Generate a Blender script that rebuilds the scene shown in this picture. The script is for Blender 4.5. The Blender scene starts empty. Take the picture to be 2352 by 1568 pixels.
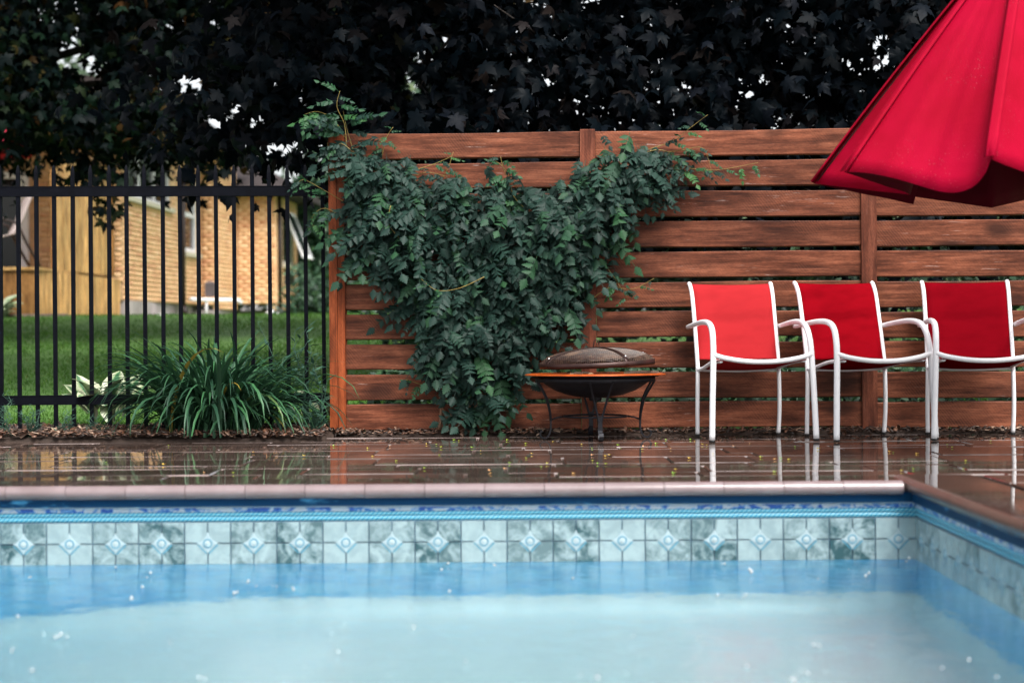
import bpy, math, random
import numpy as np
from mathutils import Vector, Matrix, Euler

random.seed(7)
rng = np.random.default_rng(11)
PI = math.pi
R = math.radians
scene = bpy.context.scene
col = scene.collection

# ------------------------------------------------------------------ camera
CAMZ, FPX = 0.568, 6400.0
ROLL, PITCH = 0.0068, 0.00625
cam_d = bpy.data.cameras.new("camera")
cam_d.lens = 60.0
cam_d.sensor_width = 36.0
cam_d.clip_start = 0.1
cam_d.clip_end = 600.0
cam_d.dof.use_dof = True
cam_d.dof.focus_distance = 9.25
cam_d.dof.aperture_fstop = 2.0
cam = bpy.data.objects.new("camera", cam_d)
col.objects.link(cam)
cam.matrix_world = (Matrix.Translation((0, 0, CAMZ)) @ Matrix.Rotation(PI / 2 - PITCH, 4, 'X')
                    @ Matrix.Rotation(-ROLL, 4, 'Z'))
scene.camera = cam

# ------------------------------------------------------------------ sky and sun
world = bpy.data.worlds.new("World")
scene.world = world
world.use_nodes = True
wn, wl = world.node_tree.nodes, world.node_tree.links
wn.clear()
SUN_EL, SUN_AZ = R(57), R(153)
sky = wn.new("ShaderNodeTexSky")
sky.sky_type = 'NISHITA'
sky.sun_disc = False
sky.sun_elevation = SUN_EL
sky.sun_rotation = SUN_AZ
sky.air_density = 1.0
sky.dust_density = 4.0
sky.ozone_density = 1.0
hs = wn.new("ShaderNodeHueSaturation")
hs.inputs["Saturation"].default_value = 0.22
bg = wn.new("ShaderNodeBackground")
bg.inputs["Strength"].default_value = 0.125
wo = wn.new("ShaderNodeOutputWorld")
wl.new(sky.outputs[0], hs.inputs["Color"])
wl.new(hs.outputs[0], bg.inputs["Color"])
wl.new(bg.outputs[0], wo.inputs["Surface"])

sun_d = bpy.data.lights.new("sun", 'SUN')
sun_d.energy = 1.5
sun_d.angle = R(24)
sun_d.color = (1.0, 0.97, 0.93)
sun = bpy.data.objects.new("sun", sun_d)
col.objects.link(sun)
sdir = Vector((math.sin(SUN_AZ) * math.cos(SUN_EL), math.cos(SUN_AZ) * math.cos(SUN_EL), math.sin(SUN_EL)))
sun.rotation_euler = (-sdir).to_track_quat('-Z', 'Y').to_euler()
sun.location = (-4, -8, 14)

vs = scene.view_settings
scene.display_settings.display_device = 'sRGB'
vs.view_transform = 'Standard'
vs.look = 'None'
vs.exposure = 1.35
vs.gamma = 1.0
vs.use_curve_mapping = False
scene.render.engine = 'CYCLES'
scene.cycles.use_denoising = True
scene.cycles.max_bounces = 10
scene.cycles.transmission_bounces = 8
scene.cycles.sample_clamp_indirect = 6.0

# ------------------------------------------------------------------ helpers
def W(dx, dy, Y):
    """pixel of the 2352-wide view of the photograph -> world X, Z at distance Y"""
    u, v = (dx - 1176) * 1.6327, (784 - dy) * 1.6327
    uu, vv = u + ROLL * v, v - ROLL * u
    return uu * Y / FPX, CAMZ + (vv - 40) * Y / FPX

def tag(o, label=None, cat=None, group=None, kind=None):
    if label: o['label'] = label
    if cat: o['category'] = cat
    if group: o['group'] = group
    if kind: o['kind'] = kind
    return o

def empty(name, loc=(0, 0, 0), rz=0.0, label=None, cat=None, group=None, kind=None):
    o = bpy.data.objects.new(name, None)
    o.empty_display_size = 0.1
    col.objects.link(o)
    o.location = loc
    o.rotation_euler = (0, 0, rz)
    return tag(o, label, cat, group, kind)

def link_mesh(name, me, mat=None, parent=None, smooth=False, loc=None, rot=None):
    if mat is not None and not me.materials:
        me.materials.append(mat)
    if smooth and len(me.polygons):
        me.polygons.foreach_set("use_smooth", np.ones(len(me.polygons), dtype=bool))
    o = bpy.data.objects.new(name, me)
    col.objects.link(o)
    if parent is not None: o.parent = parent
    if loc is not None: o.location = loc
    if rot is not None: o.rotation_euler = rot
    return o

class MB:
    def __init__(self): self.v, self.f = [], []
    def add(self, vs, fs):
        n = len(self.v)
        self.v += [tuple(p) for p in vs]
        self.f += [tuple(i + n for i in f) for f in fs]
        return self
    def box(self, x0, x1, y0, y1, z0, z1, M=None):
        vs = [(x0, y0, z0), (x1, y0, z0), (x1, y1, z0), (x0, y1, z0), (x0, y0, z1), (x1, y0, z1), (x1, y1, z1), (x0, y1, z1)]
        if M is not None: vs = [M @ Vector(p) for p in vs]
        return self.add(vs, [(3, 2, 1, 0), (4, 5, 6, 7), (0, 1, 5, 4), (1, 2, 6, 5), (2, 3, 7, 6), (3, 0, 4, 7)])
    def bbox(self, x0, x1, y0, y1, z0, z1, b=0.006, M=None):
        """box whose top edges are bevelled"""
        vs = [(x0, y0, z0), (x1, y0, z0), (x1, y1, z0), (x0, y1, z0),
              (x0, y0, z1 - b), (x1, y0, z1 - b), (x1, y1, z1 - b), (x0, y1, z1 - b),
              (x0 + b, y0 + b, z1), (x1 - b, y0 + b, z1), (x1 - b, y1 - b, z1), (x0 + b, y1 - b, z1)]
        if M is not None: vs = [M @ Vector(p) for p in vs]
        return self.add(vs, [(3, 2, 1, 0), (0, 1, 5, 4), (1, 2, 6, 5), (2, 3, 7, 6), (3, 0, 4, 7),
                             (4, 5, 9, 8), (5, 6, 10, 9), (6, 7, 11, 10), (7, 4, 8, 11), (8, 9, 10, 11)])
    def tube(self, path, r, n=10, flat=1.0, cap=True, up=None):
        path = [Vector(p) for p in path]
        rs = r if isinstance(r, (list, tuple)) else [r] * len(path)
        t0 = (path[1] - path[0]).normalized()
        ref = Vector(up) if up else (Vector((1, 0, 0)) if abs(t0.x) < 0.8 else Vector((0, 1, 0)))
        base = len(self.v)
        for i, p in enumerate(path):
            a, b = path[max(i - 1, 0)], path[min(i + 1, len(path) - 1)]
            t = (b - a).normalized()
            ref = (ref - t * ref.dot(t))
            if ref.length < 1e-6: ref = Vector((0, 0, 1))
            ref.normalize()
            s = t.cross(ref)
            for k in range(n):
                an = 2 * PI * k / n
                self.v.append(tuple(p + ref * (math.cos(an) * rs[i]) + s * (math.sin(an) * rs[i] * flat)))
        for i in range(len(path) - 1):
            for k in range(n):
                a, b = base + i * n + k, base + i * n + (k + 1) % n
                self.f.append((a, b, b + n, a + n))
        if cap:
            self.f.append(tuple(base + k for k in reversed(range(n))))
            e = base + (len(path) - 1) * n
            self.f.append(tuple(e + k for k in range(n)))
        return self
    def lathe(self, prof, n=48, M=None, close=False):
        base = len(self.v)
        for (r, z) in prof:
            for k in range(n):
                a = 2 * PI * k / n
                p = Vector((r * math.cos(a), r * math.sin(a), z))
                self.v.append(tuple(M @ p if M is not None else p))
        m = len(prof)
        for i in range(m if close else m - 1):
            for k in range(n):
                a, b = base + i * n + k, base + i * n + (k + 1) % n
                c = base + ((i + 1) % m) * n
                self.f.append((a, b, c + (k + 1) % n, c + k))
        return self
    def grid(self, pts):
        """pts[i][j] -> quads"""
        base = len(self.v)
        m, n = len(pts), len(pts[0])
        for row in pts:
            for p in row: self.v.append(tuple(p))
        for i in range(m - 1):
            for j in range(n - 1):
                a = base + i * n + j
                self.f.append((a, a + 1, a + n + 1, a + n))
        return self
    def prism(self, poly, axis, a0, a1):
        """poly in the two other axes, extruded along axis"""
        def P(q, t):
            return {'x': (t, q[0], q[1]), 'y': (q[0], t, q[1]), 'z': (q[0], q[1], t)}[axis]
        n = len(poly)
        vs = [P(q, a0) for q in poly] + [P(q, a1) for q in poly]
        fs = [tuple(range(n)), tuple(range(2 * n - 1, n - 1, -1))]
        fs += [(i, n + i, n + (i + 1) % n, (i + 1) % n) for i in range(n)]
        return self.add(vs, fs)
    def mesh(self, name):
        me = bpy.data.meshes.new(name)
        me.from_pydata(self.v, [], self.f)
        me.validate()
        import bmesh
        bm = bmesh.new(); bm.from_mesh(me)
        bmesh.ops.recalc_face_normals(bm, faces=bm.faces)
        bm.to_mesh(me); bm.free()
        me.update()
        return me
    def build(self, name, mat, parent=None, smooth=False, sub=None):
        """sub: vector taken off the vertices (world coordinates -> parent's)"""
        if sub is not None:
            s = Vector(sub)
            self.v = [tuple(Vector(p) - s) for p in self.v]
        return link_mesh(name, self.mesh(name), mat, parent, smooth)

def np_mesh(name, V, T, tint=None):
    me = bpy.data.meshes.new(name)
    V = np.asarray(V, dtype=np.float32); T = np.asarray(T, dtype=np.int32)
    k = T.shape[1]
    me.vertices.add(len(V)); me.vertices.foreach_set("co", V.ravel())
    me.loops.add(T.size); me.loops.foreach_set("vertex_index", T.ravel())
    me.polygons.add(len(T)); me.polygons.foreach_set("loop_start", np.arange(0, T.size, k, dtype=np.int32))
    me.update(calc_edges=True)
    if tint is not None:
        a = me.attributes.new("tint", 'FLOAT', 'POINT')
        a.data.foreach_set("value", np.asarray(tint, dtype=np.float32))
    return me

def norm(a): return a / np.maximum(np.linalg.norm(a, axis=-1, keepdims=True), 1e-9)

def frames(d, n):
    """columns: side, axis d, normal"""
    d = norm(d); s = norm(np.cross(d, n)); m = np.cross(s, d)
    return np.stack([s, d, m], axis=2)

def scatter(TV, TF, P, F, S, tint=None):
    """copies of a template: N positions, N frames, N scales -> verts, faces, tint per vertex"""
    N, n = len(P), len(TV)
    V = np.einsum('nij,vj->nvi', F, TV) * S[:, None, None] + P[:, None, :]
    T = (TF[None] + (np.arange(N) * n)[:, None, None]).reshape(-1, TF.shape[1])
    t = None if tint is None else np.repeat(tint, n)
    return V.reshape(-1, 3), T, t

def mat4(F, P, S):
    M = np.eye(4); M[:3, :3] = F * S; M[:3, 3] = P
    return Matrix(M.tolist())

# ------------------------------------------------------------------ materials
class NT:
    def __init__(self, name):
        self.m = bpy.data.materials.new(name)
        self.m.use_nodes = True
        self.nt = self.m.node_tree
        self.nt.nodes.clear()
        self.out = self.nt.nodes.new("ShaderNodeOutputMaterial")
        self.b = self.nt.nodes.new("ShaderNodeBsdfPrincipled")
        self.nt.links.new(self.b.outputs[0], self.out.inputs[0])
    def n(self, t, **kw):
        nd = self.nt.nodes.new(t)
        for k, v in kw.items(): setattr(nd, k, v)
        return nd
    def l(self, a, b): self.nt.links.new(a, b); return self
    def set(self, **kw):
        for k, v in kw.items():
            k = k.replace('_', ' ')
            self.b.inputs[k].default_value = (*v, 1) if isinstance(v, tuple) and len(v) == 3 else v
        return self
    def coord(self, which="Object", scale=(1, 1, 1), rand=0.0):
        tc = self.n("ShaderNodeTexCoord"); mp = self.n("ShaderNodeMapping")
        mp.inputs["Scale"].default_value = scale
        src = tc.outputs[which]
        if which == "Position":
            pass
        if rand:
            oi = self.n("ShaderNodeObjectInfo"); mm = self.n("ShaderNodeMath", operation='MULTIPLY')
            mm.inputs[1].default_value = rand
            va = self.n("ShaderNodeVectorMath", operation='ADD')
            self.l(oi.outputs["Random"], mm.inputs[0]); self.l(src, va.inputs[0]); self.l(mm.outputs[0], va.inputs[1])
            src = va.outputs[0]
        self.l(src, mp.inputs[0])
        return mp.outputs[0]
    def world(self, scale=(1, 1, 1)):
        g = self.n("ShaderNodeNewGeometry"); mp = self.n("ShaderNodeMapping")
        mp.inputs["Scale"].default_value = scale
        self.l(g.outputs["Position"], mp.inputs[0])
        return mp.outputs[0]
    def noise(self, vec, scale, detail=4, rough=0.55, dist=0.0):
        nd = self.n("ShaderNodeTexNoise")
        nd.inputs["Scale"].default_value = scale; nd.inputs["Detail"].default_value = detail
        nd.inputs["Roughness"].default_value = rough; nd.inputs["Distortion"].default_value = dist
        self.l(vec, nd.inputs["Vector"])
        return nd.outputs[0]
    def ramp(self, fac, stops):
        r = self.n("ShaderNodeValToRGB"); e = r.color_ramp.elements
        while len(e) < len(stops): e.new(0.5)
        for el, (p, c) in zip(e, stops):
            el.position = p; el.color = (*c, 1) if len(c) == 3 else c
        self.l(fac, r.inputs[0])
        return r.outputs[0]
    def mix(self, fac, a, b, mode='MIX'):
        m = self.n("ShaderNodeMix", data_type='RGBA', blend_type=mode)
        for sock, v in ((m.inputs[0], fac), (m.inputs[6], a), (m.inputs[7], b)):
            if isinstance(v, (int, float)): sock.default_value = v
            elif isinstance(v, tuple): sock.default_value = (*v, 1) if len(v) == 3 else v
            else: self.l(v, sock)
        return m.outputs[2]
    def math(self, op, a, b=None):
        m = self.n("ShaderNodeMath", operation=op)
        for s, v in zip(m.inputs, (a, b)):
            if v is None: continue
            if isinstance(v, (int, float)): s.default_value = v
            else: self.l(v, s)
        return m.outputs[0]
    def bump(self, h, strength, dist=0.01):
        b = self.n("ShaderNodeBump")
        b.inputs["Strength"].default_value = strength; b.inputs["Distance"].default_value = dist
        self.l(h, b.inputs["Height"]); self.l(b.outputs[0], self.b.inputs["Normal"])
        return self
    def base(self, c): self.l(c, self.b.inputs["Base Color"]); return self
    def rough(self, c): self.l(c, self.b.inputs["Roughness"]); return self

def simple(name, c, rough=0.5, metal=0.0, var=0.15, vscale=8.0, bump=0.0, bscale=60.0, spec=0.35):
    t = NT(name); t.b.inputs['Specular IOR Level'].default_value = spec
    v = t.coord("Object", rand=5.0)
    d = tuple(max(0, x * (1 - var)) for x in c); e = tuple(min(1, x * (1 + var)) for x in c)
    t.base(t.ramp(t.noise(v, vscale), [(0.3, d), (0.7, e)])).set(Roughness=rough, Metallic=metal)
    if bump: t.bump(t.noise(v, bscale, 3), bump, 0.004)
    return t.m

def wood(name, c0, c1, c2, scuff=0.0, rough=0.55, along='x', rnd=0.35, knots=True):
    t = NT(name)
    sc = {'x': (0.9, 14, 14), 'z': (14, 14, 0.9)}[along]
    v = t.coord("Object", sc, rand=9.0)
    v1 = t.coord("Object", (1, 1, 1), rand=9.0)
    g = t.noise(v, 3.2, 6, 0.62, 0.6)
    big = t.noise(v1, 2.3, 3, 0.5)
    c = t.ramp(g, [(0.32, c0), (0.5, c1), (0.68, c2)])
    blot = t.ramp(t.noise(t.coord("Object", (1.0, 5, 5) if along == 'x' else (5, 5, 1.0), rand=17.0), 2.6, 5, 0.65), [(0.36, (0.42, 0.38, 0.36)), (0.64, (1.18, 1.15, 1.12))])
    c = t.mix(1.0, c, blot, 'MULTIPLY')
    fine = t.ramp(t.noise(t.coord("Object", (16, 60, 60) if along == 'x' else (60, 60, 16), rand=3.0), 3.0, 4, 0.7), [(0.36, (0.66, 0.64, 0.64)), (0.64, (1.25, 1.25, 1.25))])
    c = t.mix(0.65, c, fine, 'MULTIPLY')
    if knots:
        vo = t.n("ShaderNodeTexVoronoi"); vo.inputs["Scale"].default_value = 1.0
        kv = t.coord("Object", (2.6, 5.2, 5.2) if along == 'x' else (5.2, 5.2, 2.6), rand=13.0)
        kn = t.noise(kv, 3.0, 2); mx = t.mix(0.12, kv, kn)
        t.l(mx, vo.inputs["Vector"])
        k = t.ramp(vo.outputs["Distance"], [(0.11, (1, 1, 1)), (0.25, (0, 0, 0))])
        c = t.mix(t.math('MULTIPLY', k, 0.8), c, tuple(x * 0.35 for x in c0))
    # saw marks: fine slanting bands
    wv = t.n("ShaderNodeTexWave"); wv.inputs["Scale"].default_value = 26; wv.inputs["Distortion"].default_value = 2.5
    wv.inputs["Detail"].default_value = 2
    rot = t.n("ShaderNodeMapping"); rot.inputs["Rotation"].default_value = (0, R(38), R(20))
    t.l(v1, rot.inputs[0]); t.l(rot.outputs[0], wv.inputs["Vector"])
    sm = t.math('MULTIPLY', t.ramp(t.noise(v1, 3.7, 2), [(0.48, (0, 0, 0)), (0.64, (1, 1, 1))]), 0.12)
    c = t.mix(t.math('MULTIPLY', wv.outputs["Fac"], sm), c, tuple(min(1, x * 1.8) for x in c2))
    oi = t.n("ShaderNodeObjectInfo")
    hv = t.n("ShaderNodeHueSaturation")
    val = t.math('ADD', t.math('MULTIPLY', oi.outputs["Random"], rnd), 1.0 - rnd * 0.6)
    t.l(val, hv.inputs["Value"]); t.l(c, hv.inputs["Color"])
    c = hv.outputs[0]
    if scuff:
        sv = t.coord("Object", (3.0, 40, 40) if along == 'x' else (40, 40, 3), rand=21.0)
        a = t.noise(sv, 2.2, 5, 0.7)
        gate = t.ramp(t.noise(v1, 1.7, 2), [(0.5, (0, 0, 0)), (0.66, (1, 1, 1))])
        f = t.math('MULTIPLY', t.ramp(a, [(0.62, (0, 0, 0)), (0.68, (1, 1, 1))]), t.math('MULTIPLY', gate, scuff))
        c = t.mix(f, c, (0.48, 0.36, 0.32))
    t.base(c).set(Roughness=rough)
    t.b.inputs['Specular IOR Level'].default_value = 0.18
    t.bump(g, 0.45, 0.004)
    return t.m

def leafmat(name, stops, rough=0.42, spec=0.5, trans=0.0, sheen=0.0, vein=0.0):
    """colour by the per-leaf 'tint' attribute, or by object for single leaves"""
    t = NT(name)
    at = t.n("ShaderNodeAttribute"); at.attribute_name = "tint"
    oi = t.n("ShaderNodeObjectInfo")
    f = t.math('FRACT', t.math('ADD', at.outputs["Fac"], oi.outputs["Random"]))
    c = t.ramp(f, stops)
    w = t.world((1, 1, 1))
    c = t.mix(t.math('MULTIPLY', t.noise(w, 30, 3), 0.5), c, stops[0][1])
    t.base(c).set(Roughness=rough)
    t.b.inputs["Specular IOR Level"].default_value = spec
    t.bump(t.noise(w, 90, 2), 0.3, 0.003)
    if trans:
        tr = t.n("ShaderNodeBsdfTranslucent"); ad = t.n("ShaderNodeMixShader")
        ad.inputs[0].default_value = trans
        t.l(c, tr.inputs[0]); t.l(t.b.outputs[0], ad.inputs[1]); t.l(tr.outputs[0], ad.inputs[2])
        t.l(ad.outputs[0], t.out.inputs[0])
    return t.m

M = {}
M['fence'] = wood('fence_wood', (0.080, 0.024, 0.012), (0.172, 0.054, 0.027), (0.27, 0.096, 0.052), 1.0)
M['post'] = wood('post_wood', (0.11, 0.030, 0.016), (0.18, 0.054, 0.029), (0.25, 0.085, 0.048), 0.35, along='z')
M['post_red'] = wood('red_post_wood', (0.18, 0.040, 0.012), (0.30, 0.068, 0.020), (0.37, 0.092, 0.032), 0.25, along='z', rnd=0.1)
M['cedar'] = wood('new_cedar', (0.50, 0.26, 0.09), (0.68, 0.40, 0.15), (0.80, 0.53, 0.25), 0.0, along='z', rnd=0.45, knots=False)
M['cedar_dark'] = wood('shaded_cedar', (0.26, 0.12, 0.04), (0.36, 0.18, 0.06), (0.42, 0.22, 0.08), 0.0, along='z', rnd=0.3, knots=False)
M['iron'] = simple('black_iron', (0.003, 0.0035, 0.006), 0.5, 0.0, 0.3, 20, 0.15, 120)
M['iron'].node_tree.nodes['Principled BSDF'].inputs['Specular IOR Level'].default_value = 0.06
M['white'] = simple('white_enamel', (0.80, 0.79, 0.80), 0.35, 0.0, 0.05, 9, 0.1, 40)
M['rubber'] = simple('black_rubber', (0.02, 0.02, 0.02), 0.7)
M['black_steel'] = simple('black_steel', (0.012, 0.012, 0.016), 0.45, 0.3, 0.4, 25, 0.2, 90)
M['copper'] = simple('heat_stained_rim', (0.42, 0.075, 0.010), 0.32, 0.25, 0.3, 14, 0.1, 60)
M['bronze'] = simple('brown_steel', (0.035, 0.016, 0.013), 0.42, 0.4, 0.4, 12, 0.2, 60)
M['bolt'] = simple('zinc_bolt', (0.7, 0.7, 0.7), 0.3, 0.8)
M['log'] = simple('firewood_bark', (0.10, 0.06, 0.04), 0.85, 0, 0.4, 30, 0.5, 50)
M['log_end'] = simple('firewood_end', (0.55, 0.36, 0.22), 0.8, 0, 0.2, 40)

def red_fabric(name, c, wet):
    t = NT(name)
    v = t.coord("Object")
    st = t.ramp(t.noise(t.coord("Object", (1.2, 3.0, 3.0)), 3.0, 3), [(0.38, (0, 0, 0)), (0.62, (1, 1, 1))])
    col_ = t.mix(t.math('MULTIPLY', st, wet), c, tuple(x * 0.5 for x in c))
    wv = t.n("ShaderNodeTexWave"); wv.inputs["Scale"].default_value = 150
    wv.bands_direction = 'Z'; t.l(v, wv.inputs["Vector"])
    wv2 = t.n("ShaderNodeTexWave"); wv2.inputs["Scale"].default_value = 150
    wv2.bands_direction = 'X'; t.l(v, wv2.inputs["Vector"])
    t.base(col_).set(Roughness=0.55)
    t.b.inputs['Specular IOR Level'].default_value = 0.0
    t.bump(t.math('ADD', wv.outputs["Fac"], wv2.outputs["Fac"]), 0.25, 0.001)
    return t.m
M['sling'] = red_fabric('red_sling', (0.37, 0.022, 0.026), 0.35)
M['sling_wet_shaded'] = red_fabric('wet_shaded_red_sling', (0.22, 0.0025, 0.007), 0.6)  # wet patches; base red also darkened for the umbrella's shade
M['sling_shaded'] = red_fabric('shaded_red_sling', (0.16, 0.002, 0.006), 0.4)  # same fabric, umbrella shade put into the red

def umbrella_mat():
    t = NT('umbrella_canvas')
    v = t.coord("Object")
    c = t.ramp(t.noise(v, 3.0, 4), [(0.3, (0.26, 0.0006, 0.012)), (0.7, (0.34, 0.0009, 0.022))])
    vo = t.n("ShaderNodeTexVoronoi"); vo.inputs["Scale"].default_value = 75; t.l(v, vo.inputs["Vector"])
    dr = t.ramp(vo.outputs["Distance"], [(0.10, (1, 1, 1)), (0.16, (0, 0, 0))])
    gate = t.ramp(t.noise(v, 4.5, 3), [(0.50, (0, 0, 0)), (0.68, (1, 1, 1))])
    f = t.math('MULTIPLY', dr, gate)
    t.base(t.mix(t.math('MULTIPLY', f, 0.45), c, (0.60, 0.22, 0.25)))
    t.rough(t.ramp(f, [(0, (0.7, 0.7, 0.7)), (1, (0.1, 0.1, 0.1))]))
    t.b.inputs["Specular IOR Level"].default_value = 0.06
    t.bump(t.math('ADD', t.math('MULTIPLY', f, 2.0), t.math('ADD', t.noise(v, 220, 2), t.math('MULTIPLY', t.noise(v, 7, 3), 3.0))), 0.3, 0.004)
    tr = t.n("ShaderNodeBsdfTranslucent"); mx = t.n("ShaderNodeMixShader"); mx.inputs[0].default_value = 0.01
    tr.inputs[0].default_value = (0.5, 0.01, 0.03, 1)
    t.l(t.b.outputs[0], mx.inputs[1]); t.l(tr.outputs[0], mx.inputs[2]); t.l(mx.outputs[0], t.out.inputs[0])
    return t.m
M['canvas'] = umbrella_mat()
M['canvas_under'] = simple('shaded_canvas_underside', (0.085, 0.001, 0.008), 0.7, 0, 0.1, 6, spec=0.1)  # same cloth, darkened to paint the shade inside the canopy

def paver_mat():
    t = NT('wet_paver')
    v = t.coord("Object", rand=7.0)
    w = t.world()
    c = t.ramp(t.noise(v, 5, 5), [(0.25, (0.055, 0.036, 0.029)), (0.75, (0.105, 0.072, 0.058))])
    c = t.mix(t.math('MULTIPLY', t.noise(w, 160, 2), 0.45), c, (0.05, 0.037, 0.033))
    oi = t.n("ShaderNodeObjectInfo"); hv = t.n("ShaderNodeHueSaturation")
    t.l(t.math('ADD', t.math('MULTIPLY', oi.outputs["Random"], 0.5), 0.75), hv.inputs["Value"]); t.l(c, hv.inputs["Color"])
    t.base(hv.outputs[0])
    wet = t.ramp(t.noise(t.world((1, 1, 1)), 1.6, 4), [(0.35, (0.02,) * 3), (0.66, (0.05,) * 3), (0.85, (0.22,) * 3)])
    t.rough(wet)
    t.b.inputs["Specular IOR Level"].default_value = 0.5
    h = t.math('ADD', t.math('MULTIPLY', t.noise(t.world((1, 1, 1)), 9, 3), 1.0), t.math('MULTIPLY', t.noise(w, 45, 2), 0.12))
    t.bump(h, 0.07, 0.006)
    return t.m
M['paver'] = paver_mat()
M['paver_glint'] = simple('paver_bevel_glint', (0.18, 0.14, 0.13), 0.35, 0, 0.6, 5)  # pale tone paints the sky's reflection onto the camera-facing bevels
M['joint'] = simple('wet_joint_sand', (0.09, 0.07, 0.06), 0.25, 0, 0.3, 40, 0.3, 90)

def coping_mat():
    t = NT('wet_coping')
    v = t.coord("Object", rand=7.0)
    c = t.ramp(t.noise(v, 7, 5), [(0.3, (0.18, 0.13, 0.13)), (0.7, (0.27, 0.205, 0.21))])
    c = t.mix(t.math('MULTIPLY', t.noise(t.world(), 260, 2), 0.5), c, (0.14, 0.10, 0.10))
    t.base(c).set(Roughness=0.10)
    t.bump(t.noise(t.world(), 240, 2), 0.10, 0.001)
    return t.m
M['coping'] = coping_mat()
M['coping_shaded'] = simple('shaded_wet_coping', (0.085, 0.055, 0.045), 0.22, 0, 0.25, 9, 0.1, 200)  # side run: same stone, its shade and weaker sky reflection put into the colour

def track_mat():
    t = NT('blue_track_paint')
    w = t.world((1, 1, 3))
    f = t.ramp(t.noise(w, 5.5, 5, 0.65), [(0.60, (0, 0, 0)), (0.70, (1, 1, 1))])
    t.base(t.mix(f, (0.001, 0.028, 0.078), (0.06, 0.24, 0.42))).set(Roughness=0.5)
    t.b.inputs['Specular IOR Level'].default_value = 0.1
    return t.m
M['track'] = track_mat()

def tile_mat():
    t = NT('marbled_tile_print')
    w = t.world((1, 1, 1))
    oi = t.n("ShaderNodeObjectInfo")
    sep = t.n("ShaderNodeSeparateColor"); t.l(oi.outputs["Color"], sep.inputs[0])
    n1 = t.noise(w, 14, 6, 0.62, 0.8)
    n2 = t.noise(w, 55, 4, 0.6, 0.5)
    mm = t.math('ADD', t.math('MULTIPLY', n1, 0.75), t.math('MULTIPLY', n2, 0.25))
    f = t.ramp(mm, [(0.40, (0, 0, 0)), (0.58, (1, 1, 1))])
    f = t.math('MULTIPLY', f, sep.outputs[0])
    c = t.mix(f, (0.29, 0.385, 0.405), (0.028, 0.076, 0.088))
    t.base(c).set(Roughness=0.22)
    return t.m
M['tile'] = tile_mat()
M['diamond'] = simple('diamond_inset_print', (0.33, 0.42, 0.45), 0.5, 0, 0.08, 60)
M['boss'] = simple('diamond_boss', (0.35, 0.43, 0.45), 0.6, 0, 0.05, 60)
M['blue_ring'] = simple('blue_ring_print', (0.07, 0.24, 0.34), 0.3, 0, 0.15, 60)

def rope_mat():
    t = NT('rope_border_print')
    at = t.n("ShaderNodeAttribute"); at.attribute_name = "tint"
    c = t.ramp(at.outputs["Fac"], [(0.25, (0.008, 0.22, 0.38)), (0.8, (0.19, 0.45, 0.52))])
    t.base(c).set(Roughness=0.25)
    return t.m
M['rope'] = rope_mat()

def strip_mat():
    t = NT('bead_strip_print')
    w = t.world((1, 1, 1.6))
    c = t.ramp(t.noise(w, 24, 3, 0.5, 1.2), [(0.40, (0.012, 0.07, 0.31)), (0.48, (0.06, 0.2, 0.43)), (0.55, (0.34, 0.40, 0.47))])
    t.base(c).set(Roughness=0.25)
    return t.m
M['strip'] = strip_mat()
M['strip_lip'] = simple('bead_lip', (0.38, 0.44, 0.48), 0.25, 0, 0.1, 30)

def liner_mat():
    t = NT('vinyl_liner')
    w = t.world()
    c = t.ramp(t.noise(w, 9, 6, 0.65), [(0.3, (0.68, 0.63, 0.60)), (0.7, (0.76, 0.685, 0.65))])
    t.base(c).set(Roughness=0.35)
    return t.m
M['liner'] = liner_mat()
def liner_wall_mat():
    t = NT('vinyl_liner_wall')
    w = t.world()
    c = t.ramp(t.noise(w, 5, 6, 0.65), [(0.3, (0.03, 0.30, 0.60)), (0.7, (0.16, 0.47, 0.66))])
    t.base(c).set(Roughness=0.35)
    return t.m
M['liner_wall'] = liner_wall_mat()
M['grout'] = simple('liner_joint_print', (0.11, 0.19, 0.26), 0.3, 0, 0.1, 20)

def water_mat():
    t = NT('pool_water')
    t.set(Base_Color=(1, 1, 1), Roughness=0.12, IOR=1.333, Transmission_Weight=1.0)
    h = t.math('ADD', t.noise(t.world((1, 1, 1)), 3.5, 4, 0.55), t.math('MULTIPLY', t.noise(t.world((1, 1, 1)), 16, 3), 0.35))
    t.bump(h, 0.55, 0.016)
    va = t.n("ShaderNodeVolumeAbsorption")
    va.inputs["Color"].default_value = (0.05, 0.80, 0.93, 1); va.inputs["Density"].default_value = 0.25
    t.l(va.outputs[0], t.out.inputs["Volume"])
    return t.m
M['water'] = water_mat()
M['splash'] = simple('splash_foam', (0.42, 0.45, 0.46), 0.2, 0, 0.02)
M['mulch'] = simple('mulch_soil', (0.035, 0.022, 0.016), 0.75, 0, 0.5, 25, 0.9, 60)

def chip_mat():
    t = NT('wood_chip')
    at = t.n("ShaderNodeAttribute"); at.attribute_name = "tint"
    t.base(t.ramp(at.outputs["Fac"], [(0.0, (0.022, 0.014, 0.010)), (0.5, (0.075, 0.036, 0.022)), (0.80, (0.17, 0.075, 0.04)), (1.0, (0.40, 0.28, 0.20))]))
    t.set(Roughness=0.5)
    return t.m
M['chip'] = chip_mat()
def lawn_mat():
    t = NT('lawn_soil')
    w = t.world()
    c = t.ramp(t.noise(w, 1.2, 6, 0.65), [(0.3, (0.06, 0.15, 0.022)), (0.7, (0.11, 0.23, 0.038))])
    c = t.mix(t.math('MULTIPLY', t.noise(t.world((60, 14, 60)), 1.0, 3), 0.5), c, (0.04, 0.10, 0.016))
    t.base(c).set(Roughness=0.8)
    t.bump(t.noise(t.world((50, 20, 50)), 1.0, 4), 0.6, 0.03)
    return t.m
M['lawn'] = lawn_mat()
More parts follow.
